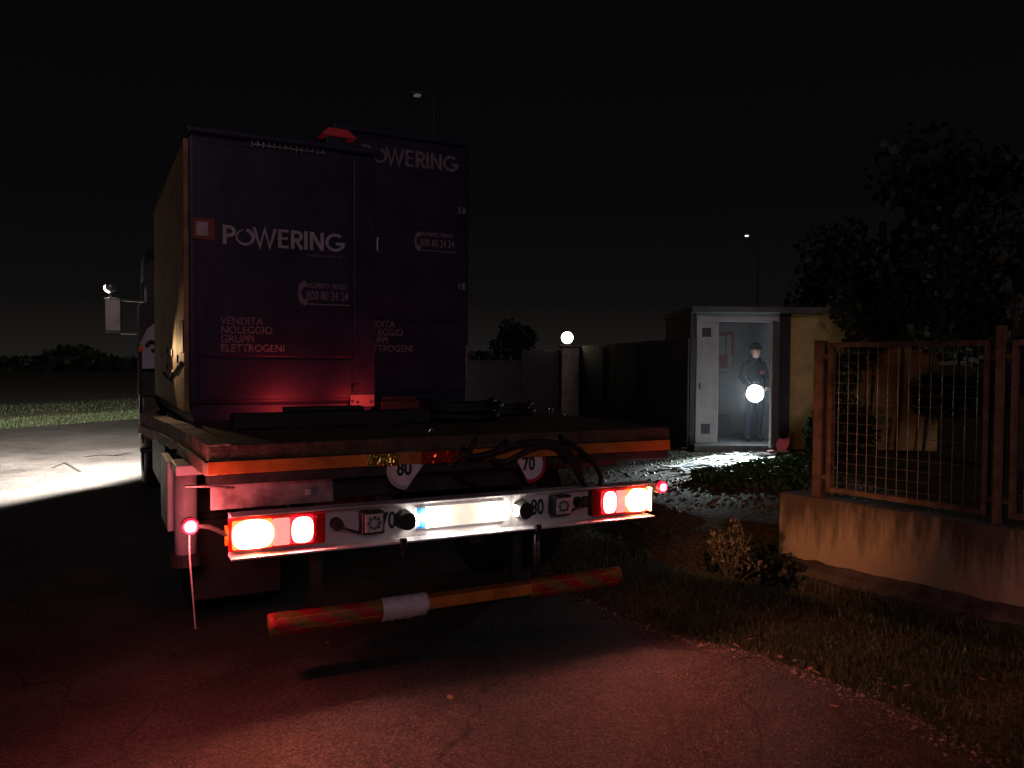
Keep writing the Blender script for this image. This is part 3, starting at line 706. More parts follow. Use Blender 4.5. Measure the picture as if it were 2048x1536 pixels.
bpy.data.objects['timber_batten'].location = deckpt(.80, .86); bpy.data.objects['timber_batten'].rotation_euler = (0, 0, YAW + R(2))
tag(MB().box(-.22, .22, -.09, .09, 0, .10, .01).box(-.20, .05, -.07, .07, .10, .13, .01).build('tool_case', black_rub), 'flat black tool case on the deck beside the hose coil', 'tool case')
bpy.data.objects['tool_case'].location = deckpt(1.55, 1.72); bpy.data.objects['tool_case'].rotation_euler = (0, 0, YAW)
for k, (px, py, lab) in enumerate([(868, 866, 'bent bright metal hook lying on the deck near its rear edge'), (1033, 823, 'small shiny shackle standing on the deck left of the other'), (1101, 826, 'small shiny shackle nearest the gate pillar'), (1131, 840, 'short bright metal pin leaning on the deck right edge')]):
    p = G(px, py, 1.17); p.z = 1.166
    if k == 0: o = MB().tube([(-.03, 0, .01), (-.012, 0, .028), (.0, 0, .012), (.03, .0, .006), (.036, 0, .0)], .006, 6)
    elif k < 3: o = MB().tube([(-.014, 0, 0), (-.016, 0, .03), (0, 0, .046), (.016, 0, .03), (.014, 0, 0)], .006, 6)
    else: o = MB().cyl((0, 0, 0), (-.012, 0, .06), .006, seg=8)
    o = tag(o.build(['metal_hook', 'shackle', 'shackle', 'steel_pin'][k], mat('polished_steel', (.85, .85, .82), .22, 1, .1), None, True), lab, ['hook', 'shackle', 'shackle', 'pin'][k]); o.location = p; o.rotation_euler = (0, 0, YAW)
# cables hanging over the rear edge
def cable(pts, r, label, s_in=.5):
    P = []
    for px, py, s in pts: q = onS(px, py, s); P.append(TW(q.x, q.y, q.z))
    return tag(MB().tube(P, r, 9).build('cable', black_rub, None, True), label, 'cable')
cable([(925, 868, .38), (930, 884, .12), (926, 905, -.03), (955, 913, -.04), (1000, 900, -.045), (1050, 886, -.05), (1105, 886, -.05), (1140, 906, -.045), (1158, 935, -.035), (1166, 968, -.035)], .017, 'thick black cable arching over the orange strip at the deck\'s rear edge')
cable([(1030, 862, .25), (1010, 885, -.02), (985, 912, -.03), (1000, 926, -.02), (1030, 915, -.045), (1070, 894, -.055), (1110, 892, -.055), (1142, 922, -.05), (1156, 950, -.035), (1172, 972, -.035)], .015, 'black cable looping just above the right speed disc')
cable([(1110, 862, .15), (1125, 876, -.03), (1160, 900, -.035), (1190, 930, -.035), (1202, 955, -.03), (1198, 975, -.03)], .014, 'black cable hanging furthest right over the deck edge')
cable([(960, 864, .2), (950, 880, .0), (940, 900, -.03), (915, 918, -.03), (905, 940, .04), (960, 975, .11)], .015, 'black cable hanging between the two speed discs')

# ------------------------------------------------------------------ fence on its plinth wall, right
FD = Vector((-.598, .801, 0)).normalized(); FN = Vector((-.801, -.598, 0)).normalized()    # along (away), out (towards the road)
P0 = D(1560, 985, 7.0); P0.z = 0
PT, PB = .41, -.55
plinth = thing('plinth_wall', 'stained low concrete wall carrying the mesh fence', 'wall', (P0.x, P0.y, 0), 0)
def fp(a, b, z): return P0 * 0 - FD * a - FN * b + Vector((0, 0, z))      # a towards the camera, b inwards
mb = MB(); L_ = 9; nseg = 60
for i in range(nseg):
    pass
A0 = [fp(0, 0, PB), fp(0, .24, PB), fp(0, .24, PT), fp(0, 0, PT)]; rows = []
for i in range(nseg + 1):
    a = L_ * i / nseg
    rows.append([mb.bm.verts.new(fp(a, b + rnd.uniform(-.004, .004), z + (rnd.uniform(-.006, .006) if z > 0 else 0))) for b, z in ((0, PB), (0, -.1), (.0, .15), (.008, PT - .012), (.02, PT), (.22, PT), (.24, PB))])
for A, B in zip(rows, rows[1:]):
    for k in range(6): mb.bm.faces.new((A[k], A[k + 1], B[k + 1], B[k]))
mb.bm.faces.new(rows[0]); mb.bm.faces.new(rows[-1][::-1])
def stain_mat():
    """runs of dirt from the top of the wall downwards"""
    m = bpy.data.materials.new('water_stained_concrete'); m.use_nodes = True; nt = m.node_tree; n, l = nt.nodes, nt.links; b = n['Principled BSDF']
    t = n.new('ShaderNodeTexCoord'); mp = n.new('ShaderNodeMapping'); mp.inputs['Scale'].default_value = (9, 9, 1.2); l.new(t.outputs['Object'], mp.inputs[0])
    a = n.new('ShaderNodeTexNoise'); a.inputs['Scale'].default_value = 1; a.inputs['Detail'].default_value = 6; a.inputs['Roughness'].default_value = .7; l.new(mp.outputs[0], a.inputs['Vector'])
    s = n.new('ShaderNodeSeparateXYZ'); l.new(t.outputs['Object'], s.inputs[0])
    mr = n.new('ShaderNodeMapRange'); mr.inputs[1].default_value = -.25; mr.inputs[2].default_value = .42; mr.inputs[3].default_value = -.28; mr.inputs[4].default_value = .22; l.new(s.outputs['Z'], mr.inputs[0])
    ad_ = n.new('ShaderNodeMath'); l.new(a.outputs['Fac'], ad_.inputs[0]); l.new(mr.outputs[0], ad_.inputs[1])
    r = n.new('ShaderNodeValToRGB'); e = r.color_ramp.elements
    e[0].position = .40; e[0].color = (.50, .40, .28, 1); e[1].position = .68; e[1].color = (.12, .095, .075, 1)
    l.new(ad_.outputs[0], r.inputs[0])
    c = n.new('ShaderNodeTexNoise'); c.inputs['Scale'].default_value = 45; c.inputs['Detail'].default_value = 5; l.new(t.outputs['Object'], c.inputs['Vector'])
    mx = n.new('ShaderNodeMix'); mx.data_type = 'RGBA'; mx.blend_type = 'MULTIPLY'; mx.inputs['Factor'].default_value = .5
    l.new(r.outputs[0], mx.inputs['A']); l.new(c.outputs['Color'], mx.inputs['B'])
    cr = n.new('ShaderNodeValToRGB'); cr.color_ramp.elements[0].color = (.55, .55, .55, 1); cr.color_ramp.elements[1].color = (1.35, 1.35, 1.35, 1); l.new(c.outputs['Fac'], cr.inputs[0]); l.new(cr.outputs[0], mx.inputs['B'])
    l.new(mx.outputs['Result'], b.inputs['Base Color']); b.inputs['Roughness'].default_value = .9
    bp = n.new('ShaderNodeBump'); bp.inputs['Strength'].default_value = .5; bp.inputs['Distance'].default_value = .01; l.new(c.outputs['Fac'], bp.inputs['Height']); l.new(bp.outputs[0], b.inputs['Normal'])
    return m
mb.build('wall_body', stain_mat(), plinth)
mb = MB(); rows = []
for i in range(91):
    a = -.25 + 9.2 * i / 90
    rows.append([mb.bm.verts.new(fp(a, b + rnd.uniform(-.012, .012), z + rnd.uniform(-.012, .012))) for b, z in ((-.002, -.12), (-.16, -.165), (-.20, -.22), (-.23, -.42), (-.27, -.80))])
for A, B in zip(rows, rows[1:]):
    for k in range(4): mb.bm.faces.new((A[k], A[k + 1], B[k + 1], B[k]))
mb.build('stepped_footing', mat('rough_footing', (.20, .15, .12), .9, 0, .5, 4, .6, 22, c2=(.07, .05, .04)), plinth)
fence = thing('mesh_fence', 'rusty framed wire mesh fence standing on the low concrete wall', 'fence', (P0.x, P0.y, 0), 0)
def a_of(px, b=.12):                # distance along the fence whose post shows at image column px
    k = (px - CX) / F; q = P0 - FN * b
    return (q.x - k * q.y) / (FD.x - k * FD.y) * 1.0
a_post = [a_of(1641), a_of(2003)]
pitch_ = a_post[1] - a_post[0]
a_post.append(a_post[1] + pitch_)
rotf = Matrix.Rotation(math.atan2(FD.y, FD.x), 3, 'Z')
FT = 1.74
def fbar(mb, a0, a1, z0, z1, b0=.10, b1=.15):
    c = (fp(a0, b0, z0) + fp(a1, b1, z1)) / 2; mb.box(c.x - abs(a1 - a0) / 2, c.x + abs(a1 - a0) / 2, c.y - (b1 - b0) / 2, c.y + (b1 - b0) / 2, z0, z1, .004, rotf); return mb
for k, a in enumerate(a_post):
    w = .075 if k == 0 else .05
    fbar(MB(), a - w / 2, a + w / 2, PT + .001, FT + (.0 if k == 0 else .085), .085, .085 + w).build('post', rust_post, fence)
for k in range(2):
    a0, a1 = a_post[k] + (.085 if k == 0 else .075), a_post[k + 1] - .075; z0, z1 = PT + .055, FT - .02
    mb = MB(); fbar(mb, a0, a0 + .032, z0, z1); fbar(mb, a1 - .032, a1, z0, z1); fbar(mb, a0 + .033, a1 - .033, z0, z0 + .032); fbar(mb, a0 + .033, a1 - .033, z1 - .032, z1)
    pn = mb.build('panel', rust_post, fence)
    nvw = 15; nh = 15
    for i in range(1, nvw): aa = a0 + (a1 - a0) * i / nvw; MB().cyl(fp(aa, .125, z0 + .03), fp(aa, .125, z1 - .03), .0032, seg=5).build('wire', mat('grey_wire', (.20, .17, .16), .5, .4, .3), pn)
    for i in range(1, nh): zz = z0 + (z1 - z0) * i / nh; MB().cyl(fp(a0 + .03, .131, zz), fp(a1 - .03, .131, zz), .0026, seg=5).build('wire', MATS['grey_wire'], pn)
    for z in (z0 + .10, z1 - .13):
        fbar(MB(), a1 + .002, a_post[k + 1] - .027, z, z + .03, .11, .14).build('bracket', rust_post, fence)
        fbar(MB(), a_post[k] + (.039 if k == 0 else .027), a0 - .002, z, z + .03, .11, .14).build('bracket', rust_post, fence)

# ------------------------------------------------------------------ hut with the open doorway
HD = 14.2; SILL = .10
hut = thing('utility_hut', 'small utility hut with a lit open doorway and a yellow rendered side', 'hut', (3.2, HD, 0))
HX = 3.2
def hb(m, name, x0, x1, y0, y1, z0, z1, bev=.006, parent=hut): return MB().box(x0 - HX, x1 - HX, y0, y1, z0, z1, bev).build(name, m, parent)
hb(dark_wall, 'wall', 3.16, 3.26, 0, 2.3, 0, 2.42)
hb(hut_white, 'inner_wall', 3.262, 3.30, .06, 2.18, SILL, 2.36)
hb(dark_wall, 'wall', 3.16, 4.76, 2.2, 2.3, 0, 2.42)
hb(hut_white, 'inner_wall', 3.302, 4.838, 2.16, 2.198, SILL, 2.36)
hb(hut_white, 'inner_wall', 4.84, 4.88, .06, 2.198, SILL, 2.36)
hb(dark_wall, 'front_pier', 4.73, 4.93, -.02, .06, 0, 2.42)
hb(yellow_wall, 'front_wall', 4.932, 7.6, .05, .2, 0, 2.42)
hb(conc_grey, 'floor_slab', 3.2, 4.9, -.25, 2.3, -.05, SILL)
hb(conc_grey, 'roof_slab', 3.14, 7.8, -.18, 2.5, 2.425, 2.53)
hb(door_grey, 'lintel', 3.262, 4.73, -.01, .06, 2.27, 2.422)
hb(door_grey, 'door_frame', 4.655, 4.728, -.03, .05, SILL, 2.268)
hb(door_grey, 'door_frame', 3.262, 3.292, -.03, .05, SILL, 2.268)
lf = hb(door_grey, 'door_leaf', 3.294, 3.66, -.012, .03, SILL + .02, 2.262)
hb(dark_wall, 'vent_grille', 3.36, 3.52, -.018, -.0125, 2.0, 2.16, .002, lf)
hb(dark_wall, 'vent_grille', 3.36, 3.52, -.018, -.0125, .28, .46, .002, lf)
hb(black_rub, 'door_handle', 3.318, 3.34, -.05, -.0125, 1.08, 1.18, .003, lf)
# the second leaf stands open towards us, nearly edge on
dr = (Vector((4.335, 13.42, 0)) - Vector((4.69, 14.16, 0))); ln = dr.length; ang = math.atan2(dr.y, dr.x)
lf2 = MB().box(0, ln, -.02, .02, SILL + .02, 2.262, .004).build('door_leaf', door_grey, hut); lf2.location = (4.694 - HX, -.045, 0); lf2.rotation_euler = (0, 0, ang)
hb(steel, 'pipe', 3.90, 4.42, 2.10, 2.13, 1.335, 1.36); hb(steel, 'pipe', 4.20, 4.225, 2.11, 2.135, 1.0, 1.33)
nb = thing('notice_board', 'red notice board with papers on the hut\'s back wall', 'notice board', (4.30, HD + 2.155, 1.43))
MB().box(-.22, .22, -.012, 0, 0, .74, .004).build('board', red_board, nb)
for x0, x1, z0, z1 in ((-.16, .05, .28, .66), (.08, .17, .30, .68), (.10, .20, .02, .29)): MB().box(x0, x1, -.0155, -.0125, z0, z1, .001).build('sheet', paper, nb)
cr_ = thing('crate', 'dark blue crate on the floor inside the hut', 'crate', (3.98, HD + 1.6, SILL))
MB().box(-.25, .3, -.2, .2, 0, .38, .015).build('crate_body', mat('blue_crate', (.02, .025, .05), .6), cr_); MB().box(-.26, .31, -.21, .21, .381, .41, .008).build('lid', cloth_navy, cr_)

sm_ = bpy.data.materials.new('thin_veil'); sm_.use_nodes = True; sn = sm_.node_tree.nodes; sn.clear()  # thin scattering volume added to spread a glow round the lamp
so_ = sn.new('ShaderNodeOutputMaterial'); sv = sn.new('ShaderNodeVolumePrincipled'); sv.inputs['Color'].default_value = (.9, .93, .96, 1); sv.inputs['Density'].default_value = .20; sv.inputs['Anisotropy'].default_value = .2
sm_.node_tree.links.new(sv.outputs[0], so_.inputs['Volume'])
tag(MB().box(3.32, 4.82, HD + .0615, HD + 2.14, SILL + .006, 2.255).build('veil', sm_), 'thin pale smoke added for glow in the hut doorway', 'veil', kind='stuff')
# person in the doorway holding a lamp
pc = D(1508, 780, 14.75); PX, PY = pc.x, pc.y
person = thing('person', 'person in dark jacket, navy trousers and dark hat holding a lit lamp in the doorway', 'person', (PX, PY, SILL + .002), R(8))
def skinned(name, verts, edges, radii, m, root=0, sub=1, parent=None):
    me = bpy.data.meshes.new(name); me.from_pydata(verts, edges, []); o = bpy.data.objects.new(name, me); col.objects.link(o)
    sk = o.modifiers.new('skin', 'SKIN'); sk.use_smooth_shade = True
    for i, r in enumerate(radii): me.skin_vertices[0].data[i].radius = r if isinstance(r, tuple) else (r, r)
    for v in me.skin_vertices[0].data: v.use_root = False
    me.skin_vertices[0].data[root].use_root = True
    ss = o.modifiers.new('sub', 'SUBSURF'); ss.levels = ss.render_levels = sub
    dg = bpy.context.evaluated_depsgraph_get(); ev = o.evaluated_get(dg); nm = bpy.data.meshes.new_from_object(ev)
    bpy.data.objects.remove(o); nm.materials.append(m); no = bpy.data.objects.new(name, nm); col.objects.link(no); no.parent = parent
    for p in nm.polygons: p.use_smooth = True
    return no
bv = [(0, 0, .93), (0, .0, 1.08), (0, .01, 1.25), (0, .02, 1.40), (0, .0, 1.50), (0, -.035, 1.57), (0, -.05, 1.66), (0, -.045, 1.73),
      (.17, .02, 1.40), (.245, .02, 1.16), (.15, -.20, 1.00), (.075, -.275, .965),
      (-.17, .02, 1.40), (-.245, .02, 1.16), (-.15, -.20, 1.00), (-.075, -.275, .965),
      (.095, 0, .88), (.105, -.02, .50), (.11, .03, .09), (.125, -.10, .04),
      (-.095, 0, .88), (-.105, .0, .50), (-.11, .03, .09), (-.125, -.10, .04)]
be = [(0, 1), (1, 2), (2, 3), (3, 4), (4, 5), (5, 6), (6, 7), (3, 8), (8, 9), (9, 10), (10, 11), (3, 12), (12, 13), (13, 14), (14, 15), (0, 16), (16, 17), (17, 18), (18, 19), (0, 20), (20, 21), (21, 22), (22, 23)]
br = [(.165, .12), (.155, .11), (.165, .12), (.15, .10), .065, (.066, .075), (.078, .095), (.066, .082), .085, .06, .048, .036, .085, .06, .048, .036, .10, .072, .055, .045, .10, .072, .055, .045]
body = skinned('body', bv, be, br, cloth_dark, 0, 2, person)
body.data.materials.append(cloth_navy); body.data.materials.append(skin); body.data.materials.append(black_rub)
for p in body.data.polygons:
    c = p.center
    if c.z > 1.535: p.material_index = 2
    elif c.z < .10: p.material_index = 3
    elif c.z < .86 and c.y > -.14: p.material_index = 1
    elif c.y < -.262: p.material_index = 2
MB().sphere((0, -.035, 1.745), .105, 20, (.95, 1.12, .72)).cyl((0, -.045, 1.71), (0, -.05, 1.735), .125, .115, seg=24).build('hat', hair_m, person, True)
MB().sphere((0, -.137, 1.645), .016, 10, (.8, 1.1, 1.5)).build('nose', skin, person, True)
for sx_ in (-1, 1):
    MB().sphere((sx_ * .032, -.128, 1.672), .011, 8).build('eye', black_ink, person, True)
    MB().sphere((sx_ * .083, -.045, 1.655), .022, 10, (.5, .8, 1.3)).build('ear', skin, person, True)
MB().box(-.024, .024, -.137, -.128, 1.600, 1.608, .002).build('mouth', mat('lips', (.30, .12, .10), .5), person)
mb = MB()
for k in range(17):
    a = R(-150 + 300 * k / 16) - math.pi / 2
    pass
MB().tube([(.045, -.10, 1.44), (.088, -.04, 1.51), (.07, .05, 1.54), (0, .08, 1.55), (-.07, .05, 1.54), (-.088, -.04, 1.51), (-.045, -.10, 1.44)], .026, 8).build('collar', cloth_dark, person, True)
MB().box(.06, .14, -.118, -.108, 1.24, 1.30, .004).build('chest_badge', mat('badge', (.35, .08, .10), .6), person)
# hands: palm and five fingers closing on the lamp's handle
for sx_ in (-1, 1):
    wv = [(sx_ * .075, -.275, .965), (sx_ * .055, -.315, .962)]; we = [(0, 1)]; wr = [.030, .034]
    base = wv[1]
    for k in range(4):
        off = .026 - k * .017; L3 = [.030, .034, .031, .025][k]
        i = len(wv)
        wv += [(base[0] - sx_ * .012, base[1] - .028, base[2] + off), (base[0] - sx_ * .030, base[1] - .028 - L3 * .5, base[2] + off), (base[0] - sx_ * .050, base[1] - .020, base[2] + off - .003)]
        we += [(1, i), (i, i + 1), (i + 1, i + 2)]; wr += [.0095, .009, .0085]
    i = len(wv); wv += [(base[0] - sx_ * .018, base[1] + .006, base[2] + .040), (base[0] - sx_ * .040, base[1] - .012, base[2] + .050)]; we += [(1, i), (i, i + 1)]; wr += [.011, .010]
    skinned('hand', wv, we, wr, skin, 0, 1, person)

# the hand lamp
lc = Vector((PX - .02, PY - .42, 1.0)); lp = D(1510, 787, PY - .42)
lampo = thing('searchlight', 'round handheld searchlight shining white towards the litter outside', 'searchlight', (lp.x, PY - .40, lp.z - .09))
aimw = Vector((3.35, 11.7, 0)) - Vector(lampo.location); lampo_rot = 0
hl_ = MB().cyl((0, .13, .09), (0, -.02, .09), .06, .154, seg=40).build('lamp_head', black_rub, lampo, True)
MB().cyl((0, -.0205, .09), (0, -.032, .09), .150, .144, seg=48).build('lamp_lens', emis('searchlight_glow', (.86, .97, 1), 80), hl_)  # lens drawn oversize so its disc takes in the glare
MB().tube([(0, .10, .14), (0, .06, .20), (0, -.0, .19)], .014).build('handle', black_rub, lampo, True)
light('searchlight_beam', 'SPOT', (0, -.32, .02), 3900, (.84, .96, 1), lampo, Vector((-1.0, -2.05, -1.14)), .05, 50, 1)
light('searchlight_spill', 'POINT', (-.09, -.10, .08), 30, (.80, .92, 1), lampo, None, .06)

# ------------------------------------------------------------------ litter in front of the door
strip_m = mat('white_litter', (.72, .74, .75), .6, 0, .25, 9); dk_strip = mat('dark_litter', (.03, .032, .035), .6, 0, .3, 9)
for k in range(84):
    u = rnd.random(); px = 1362 + 180 * u + rnd.uniform(-14, 14); py = 944 - 34 * u + rnd.uniform(-16, 14)
    py = min(max(py, 900), 950); p = G(px, py, .0)
    L = rnd.uniform(.12, .62); wd = rnd.uniform(.02, .085); th = rnd.uniform(.006, .02)
    dark = k % 5 == 4
    mb = MB().box(-L / 2, L / 2, -wd / 2, wd / 2, 0, th, .002)
    bend = rnd.uniform(-.25, .25)
    bmesh.ops.subdivide_edges(mb.bm, edges=[e for e in mb.bm.edges if abs((e.verts[0].co - e.verts[1].co).x) > L * .6], cuts=3)
    for v in mb.bm.verts: v.co.z += bend * (v.co.x ** 2) / L + .0; v.co.y += bend * .8 * v.co.x ** 2 / L
    o = mb.build('debris_strip', dk_strip if dark else strip_m)
    o.location = (p.x, p.y, ground_z(p.x, p.y) + .012 + .02 * rnd.random()); o.rotation_euler = (rnd.uniform(-.12, .12), rnd.uniform(-.16, .16), rnd.uniform(-.7, .7) + (math.pi / 2 if rnd.random() < .2 else 0))
    tag(o, 'dark strip of torn sheet lying in the lit litter' if dark else 'white strip of torn sheet lying in the lit litter', 'debris', 'dark strips in the litter' if dark else 'white strips in the litter')
bp_ = G(1368, 943); o = tag(MB().prism([(-.09, -.12), (.02, -.14), (.12, .02), (.05, .15), (-.02, .02), (-.06, .05)], lambda u, v, w: (u, v * 1.1, w + .1 * u * u), .008).build('crumpled_sheet', strip_m), 'crumpled white sheet at the near left end of the litter', 'debris'); o.location = (bp_.x, bp_.y, .03); o.rotation_euler = (.1, .1, .5)
q = G(1390, 897); o = tag(MB().tube([(-.25, 0, .012), (-.05, -.02, .012), (.02, 0, .05), (.04, 0, .12)], .009, 7).build('pipe_offcut', strip_m, None, True), 'curved pale pipe end sticking up left of the litter', 'pipe'); o.location = (q.x, q.y, 0)
q = G(1565, 893, .1)
o = thing('red_crate', 'broken red plastic piece leaning beside the door frame', 'debris', (q.x - .02, q.y - .1, .03))
MB().prism([(-.10, .02), (.04, 0), (.12, .12), (.16, .26), (.02, .20), (-.05, .22), (-.12, .14)], lambda u, v, w: (u, w + .25 * v, v), .012).build('broken_side', mat('litter_red', (.62, .06, .07), .45), o)
MB().prism([(-.30, -.1), (.05, -.12), (.08, .02), (-.26, .06)], lambda u, v, w: (u, v, w), .012).build('flat_side', mat('litter_pink', (.70, .30, .32), .5), o)

# ------------------------------------------------------------------ gate pillar with globe lamp, gate, walls
pa = G(1140, 835); pil = thing('gate_pillar', 'pale gate pillar carrying the round globe lamp', 'pillar', (pa.x, pa.y, 0))
MB().box(-.24, .24, 0, .48, -.1, 1.93, .02).build('shaft', mat('pillar_render', (.33, .30, .25), .85, 0, .3, 4), pil); MB().box(-.29, .29, -.05, .53, 1.931, 2.0, .01).build('cap', conc_grey, pil)
gl = thing('globe_lamp', 'glowing round globe lamp on top of the gate pillar', 'lamp', (pa.x - .08, pa.y + .24, 2.0))
MB().cyl((0, 0, 0), (0, 0, .06), .07, .06).build('collar', dark_steel, gl); 
gs = MB().sphere((0, 0, .21), .165, 24).build('globe', emis('globe_glow', (1, .86, .58), 14), gl, True)
light('globe_light', 'POINT', (0, 0, .21), 24, (1, .84, .56), gl, None, .165)
gs.visible_shadow = True
gate = thing('sheet_metal_gate', 'dark sheet metal gate between the lamp pillar and the hut', 'gate', (pa.x + .28, pa.y + .1, 0))
gdir = Vector((3.13, HD - .02, 0)) - Vector(gate.location); gl_len = gdir.length; gate.rotation_euler = (0, 0, math.atan2(gdir.y, gdir.x))
ngp = 16
for k in range(ngp):
    a = gl_len * k / ngp; b = gl_len * (k + 1) / ngp
    MB().box(a + .008, b - .008, -.014, .014, .05, 1.98 - .01 * rnd.random(), .004).build('gate_board', dark_wall, gate)
for z in (.25, 1.7): MB().box(0, gl_len, .016, .06, z, z + .06, .004).build('gate_rail', dark_steel, gate)
for k in (0, 5, 10): a = gl_len * k / ngp; MB().box(a - .04, a + .04, -.06, -.016, 0, 1.9, .004).build('gate_post', dark_wall, gate)
wl2 = thing('boundary_wall', 'low dark boundary wall left of the lamp pillar', 'wall', (pa.x - .26, pa.y + .3, 0))
MB().box(-1.1, 0, 0, .25, -.1, 1.86, .02).build('tall_section', dark_wall, wl2); MB().box(-9, -1.101, .02, .24, -.1, 1.52, .01).build('low_section', dark_wall, wl2); MB().box(-9, -1.101, -.02, .28, 1.521, 1.57, .01).build('coping', dark_wall, wl2)

# street lamps far behind
def street_lamp(px, py, d, label, arm, gcol, gs_):
    p = D(px, py, d); o = thing('street_lamp', label, 'street lamp', (p.x + arm, d, 0))
    MB().cyl((0, 0, -.1), (0, 0, p.z), .08, .045).build('pole', dark_steel, o); MB().tube([(0, 0, p.z - .05), (-arm * .5, 0, p.z + .12), (-arm, 0, p.z + .08)], .03).build('arm', dark_steel, o)
    hd = MB().box(-arm - .26, -arm + .22, -.12, .12, p.z + .03, p.z + .13, .03).build('lamp_head', dark_steel, o)
    MB().sphere((-arm, -.05, p.z), .09, 12, (1.4, 1, .6)).build('lamp_glass', emis('street_glow_' + str(px), gcol, gs_), hd, True)
street_lamp(1493, 472, 46, 'distant street lamp with a small white light high above the hut', .7, (.9, 1, .92), 1.2)
street_lamp(835, 192, 25, 'unlit looking street lamp faintly seen above the taller generator', .5, (.9, .8, .5), .06)

# ------------------------------------------------------------------ vegetation
def cards(n, place, size, m, name, parent=None, up=.3, asp=1.0, seed=1):
    r = np.random.RandomState(seed); P = place(r, n); n = len(P)
    d = r.normal(size=(n, 3)); d[:, 2] += up; d /= np.linalg.norm(d, axis=1)[:, None]
    e = np.cross(d, r.normal(size=(n, 3))); e /= np.linalg.norm(e, axis=1)[:, None]
    s = size * r.uniform(.6, 1.35, (n, 1))
    v = np.stack([P - e * s * .5, P + d * s * asp * .5 + e * 0, P + e * s * .5, P - d * s * asp * .5], 1).reshape(-1, 3)
    # slight fold so that no leaf is quite flat
    v[1::4] += np.cross(d, e) * s * .12
    f = np.arange(n * 4).reshape(-1, 4)
    return pydata(name, v.tolist(), f.tolist(), m, parent)
def blob(centres, radii, shell=.6):
    def pl(r, n):
        k = r.randint(0, len(centres), n); c = np.array(centres)[k]; rad = np.array(radii)[k]
        d = r.normal(size=(n, 3)); d /= np.linalg.norm(d, axis=1)[:, None]
        q = r.uniform(shell ** 3, 1, (n, 1)) ** (1 / 3)
        return c + d * q * rad
    return pl
def blades(name, pts, hgt, wid, m, seed=3, lean=.5, parent=None):
    r = np.random.RandomState(seed); P = np.array(pts); n = len(P); a = r.uniform(0, 2 * np.pi, n); h = hgt * r.uniform(.45, 1.4, n); w = wid * r.uniform(.6, 1.3, n)
    dx, dy = np.cos(a), np.sin(a); b = r.uniform(0, 2 * np.pi, n); l = lean * h * r.uniform(0, 1, n)
    v = np.zeros((n, 5, 3))
    for i, (s, t, u) in enumerate(((-1, 0, 0), (1, 0, 0), (.7, .55, .35), (-.7, .55, .35), (0, 1, 1))):
        v[:, i, 0] = P[:, 0] + dx * w * .5 * s + np.cos(b) * l * u; v[:, i, 1] = P[:, 1] + dy * w * .5 * s + np.sin(b) * l * u; v[:, i, 2] = P[:, 2] + h * t
    idx = np.arange(n)[:, None] * 5
    f4 = (idx + np.array([[0, 1, 2, 3]])).tolist(); f3 = (idx + np.array([[3, 2, 4]])).tolist()
    return pydata(name, v.reshape(-1, 3).tolist(), f4 + f3, m, parent)
# mown verge between road and ditch
nr = np.random.RandomState(11); pts = []
while len(pts) < 44000:
    x = nr.uniform(-.9, 4.5); y = nr.uniform(1.8, 10.5); sd = side_of(x, y)
    if sd < .03 or sd > 1.9: continue
    dd = seg_d((x, y), DITCH)
    dens = .85 if dd > .46 else .05
    dens *= .12 + .88 * max(0, min(1, .5 + 1.3 * vnoise(x * 3.1, y * 2.7) + .5 * vnoise(x * 9.3, y * 8.1)))
    if sd < .12: dens *= .35
    if y > 8.3: dens *= max(0, .5 - (y - 8.3) * .6)
    if nr.rand() < dens: pts.append((x, y, ground_z(x, y) - .004))
tag(blades('verge_grass', pts, .042, .0065, grass_m, 3, .9), 'short grass on the verge between the road and the ditch', 'grass', kind='stuff')
# grass bank beyond the lit road
pts = []
while len(pts) < 24000:
    y = nr.uniform(9, 34); b = -abs(nr.normal(0, .7)) if nr.rand() < .75 else -nr.uniform(2.6, 7)
    x = -10.3 + (b + (y - 18.5) * .404) / .914
    if x > -6.2 or x < -24: continue
    pts.append((x, y, ground_z(x, y) - .01))
tag(blades('bank_grass', pts, .075, .018, grass_m, 5, .9), 'rough grass on the bank along the far edge of the lit road', 'grass', kind='stuff')
# thin growth on the yard
pts = []
while len(pts) < 2600:
    x = nr.uniform(-1.2, 4.5); y = nr.uniform(8.5, 14)
    if side_of(x, y) > .2 and vnoise(x * 2, y * 2) + nr.normal(0, .4) > .35: pts.append((x, y, ground_z(x, y) - .004))
tag(blades('yard_weeds', pts, .035, .009, dry_m, 9, 1), 'sparse dry weeds on the gravel yard before the hut', 'weeds', kind='stuff')
# loose stones on the yard and crumbs along the asphalt's edge
def stones(pts, smin, smax, m, name, seed):
    r = np.random.RandomState(seed); P = np.array(pts); n = len(P); o = np.array([(1, 0, 0), (-1, 0, 0), (0, 1, 0), (0, -1, 0), (0, 0, .6), (0, 0, -.6)])
    sz = smin + (smax - smin) * r.uniform(0, 1, (n, 1, 1)) ** 3; v = P[:, None, :] + o[None] * sz * r.uniform(.6, 1.3, (n, 6, 1)) + r.normal(0, .15, (n, 6, 3)) * sz
    f = np.array([(0, 2, 4), (2, 1, 4), (1, 3, 4), (3, 0, 4), (2, 0, 5), (1, 2, 5), (3, 1, 5), (0, 3, 5)])[None] + np.arange(n)[:, None, None] * 6
    return pydata(name, v.reshape(-1, 3).tolist(), f.reshape(-1, 3).tolist(), m)
stone_m = leaf_mat('stones', (.26, .24, .20), (.07, .06, .05))
pts = []
while len(pts) < 5200:
    x = nr.uniform(-1.2, 4.6); y = nr.uniform(8.2, 13.9)
    if side_of(x, y) > .05 and vnoise(x * 1.7, y * 1.9) + nr.normal(0, .5) > -.2: pts.append((x, y, ground_z(x, y) + .002))
tag(stones(pts, .005, .045, stone_m, 'yard_gravel', 51), 'loose gravel scattered over the yard before the hut', 'gravel', kind='stuff')
pts = []
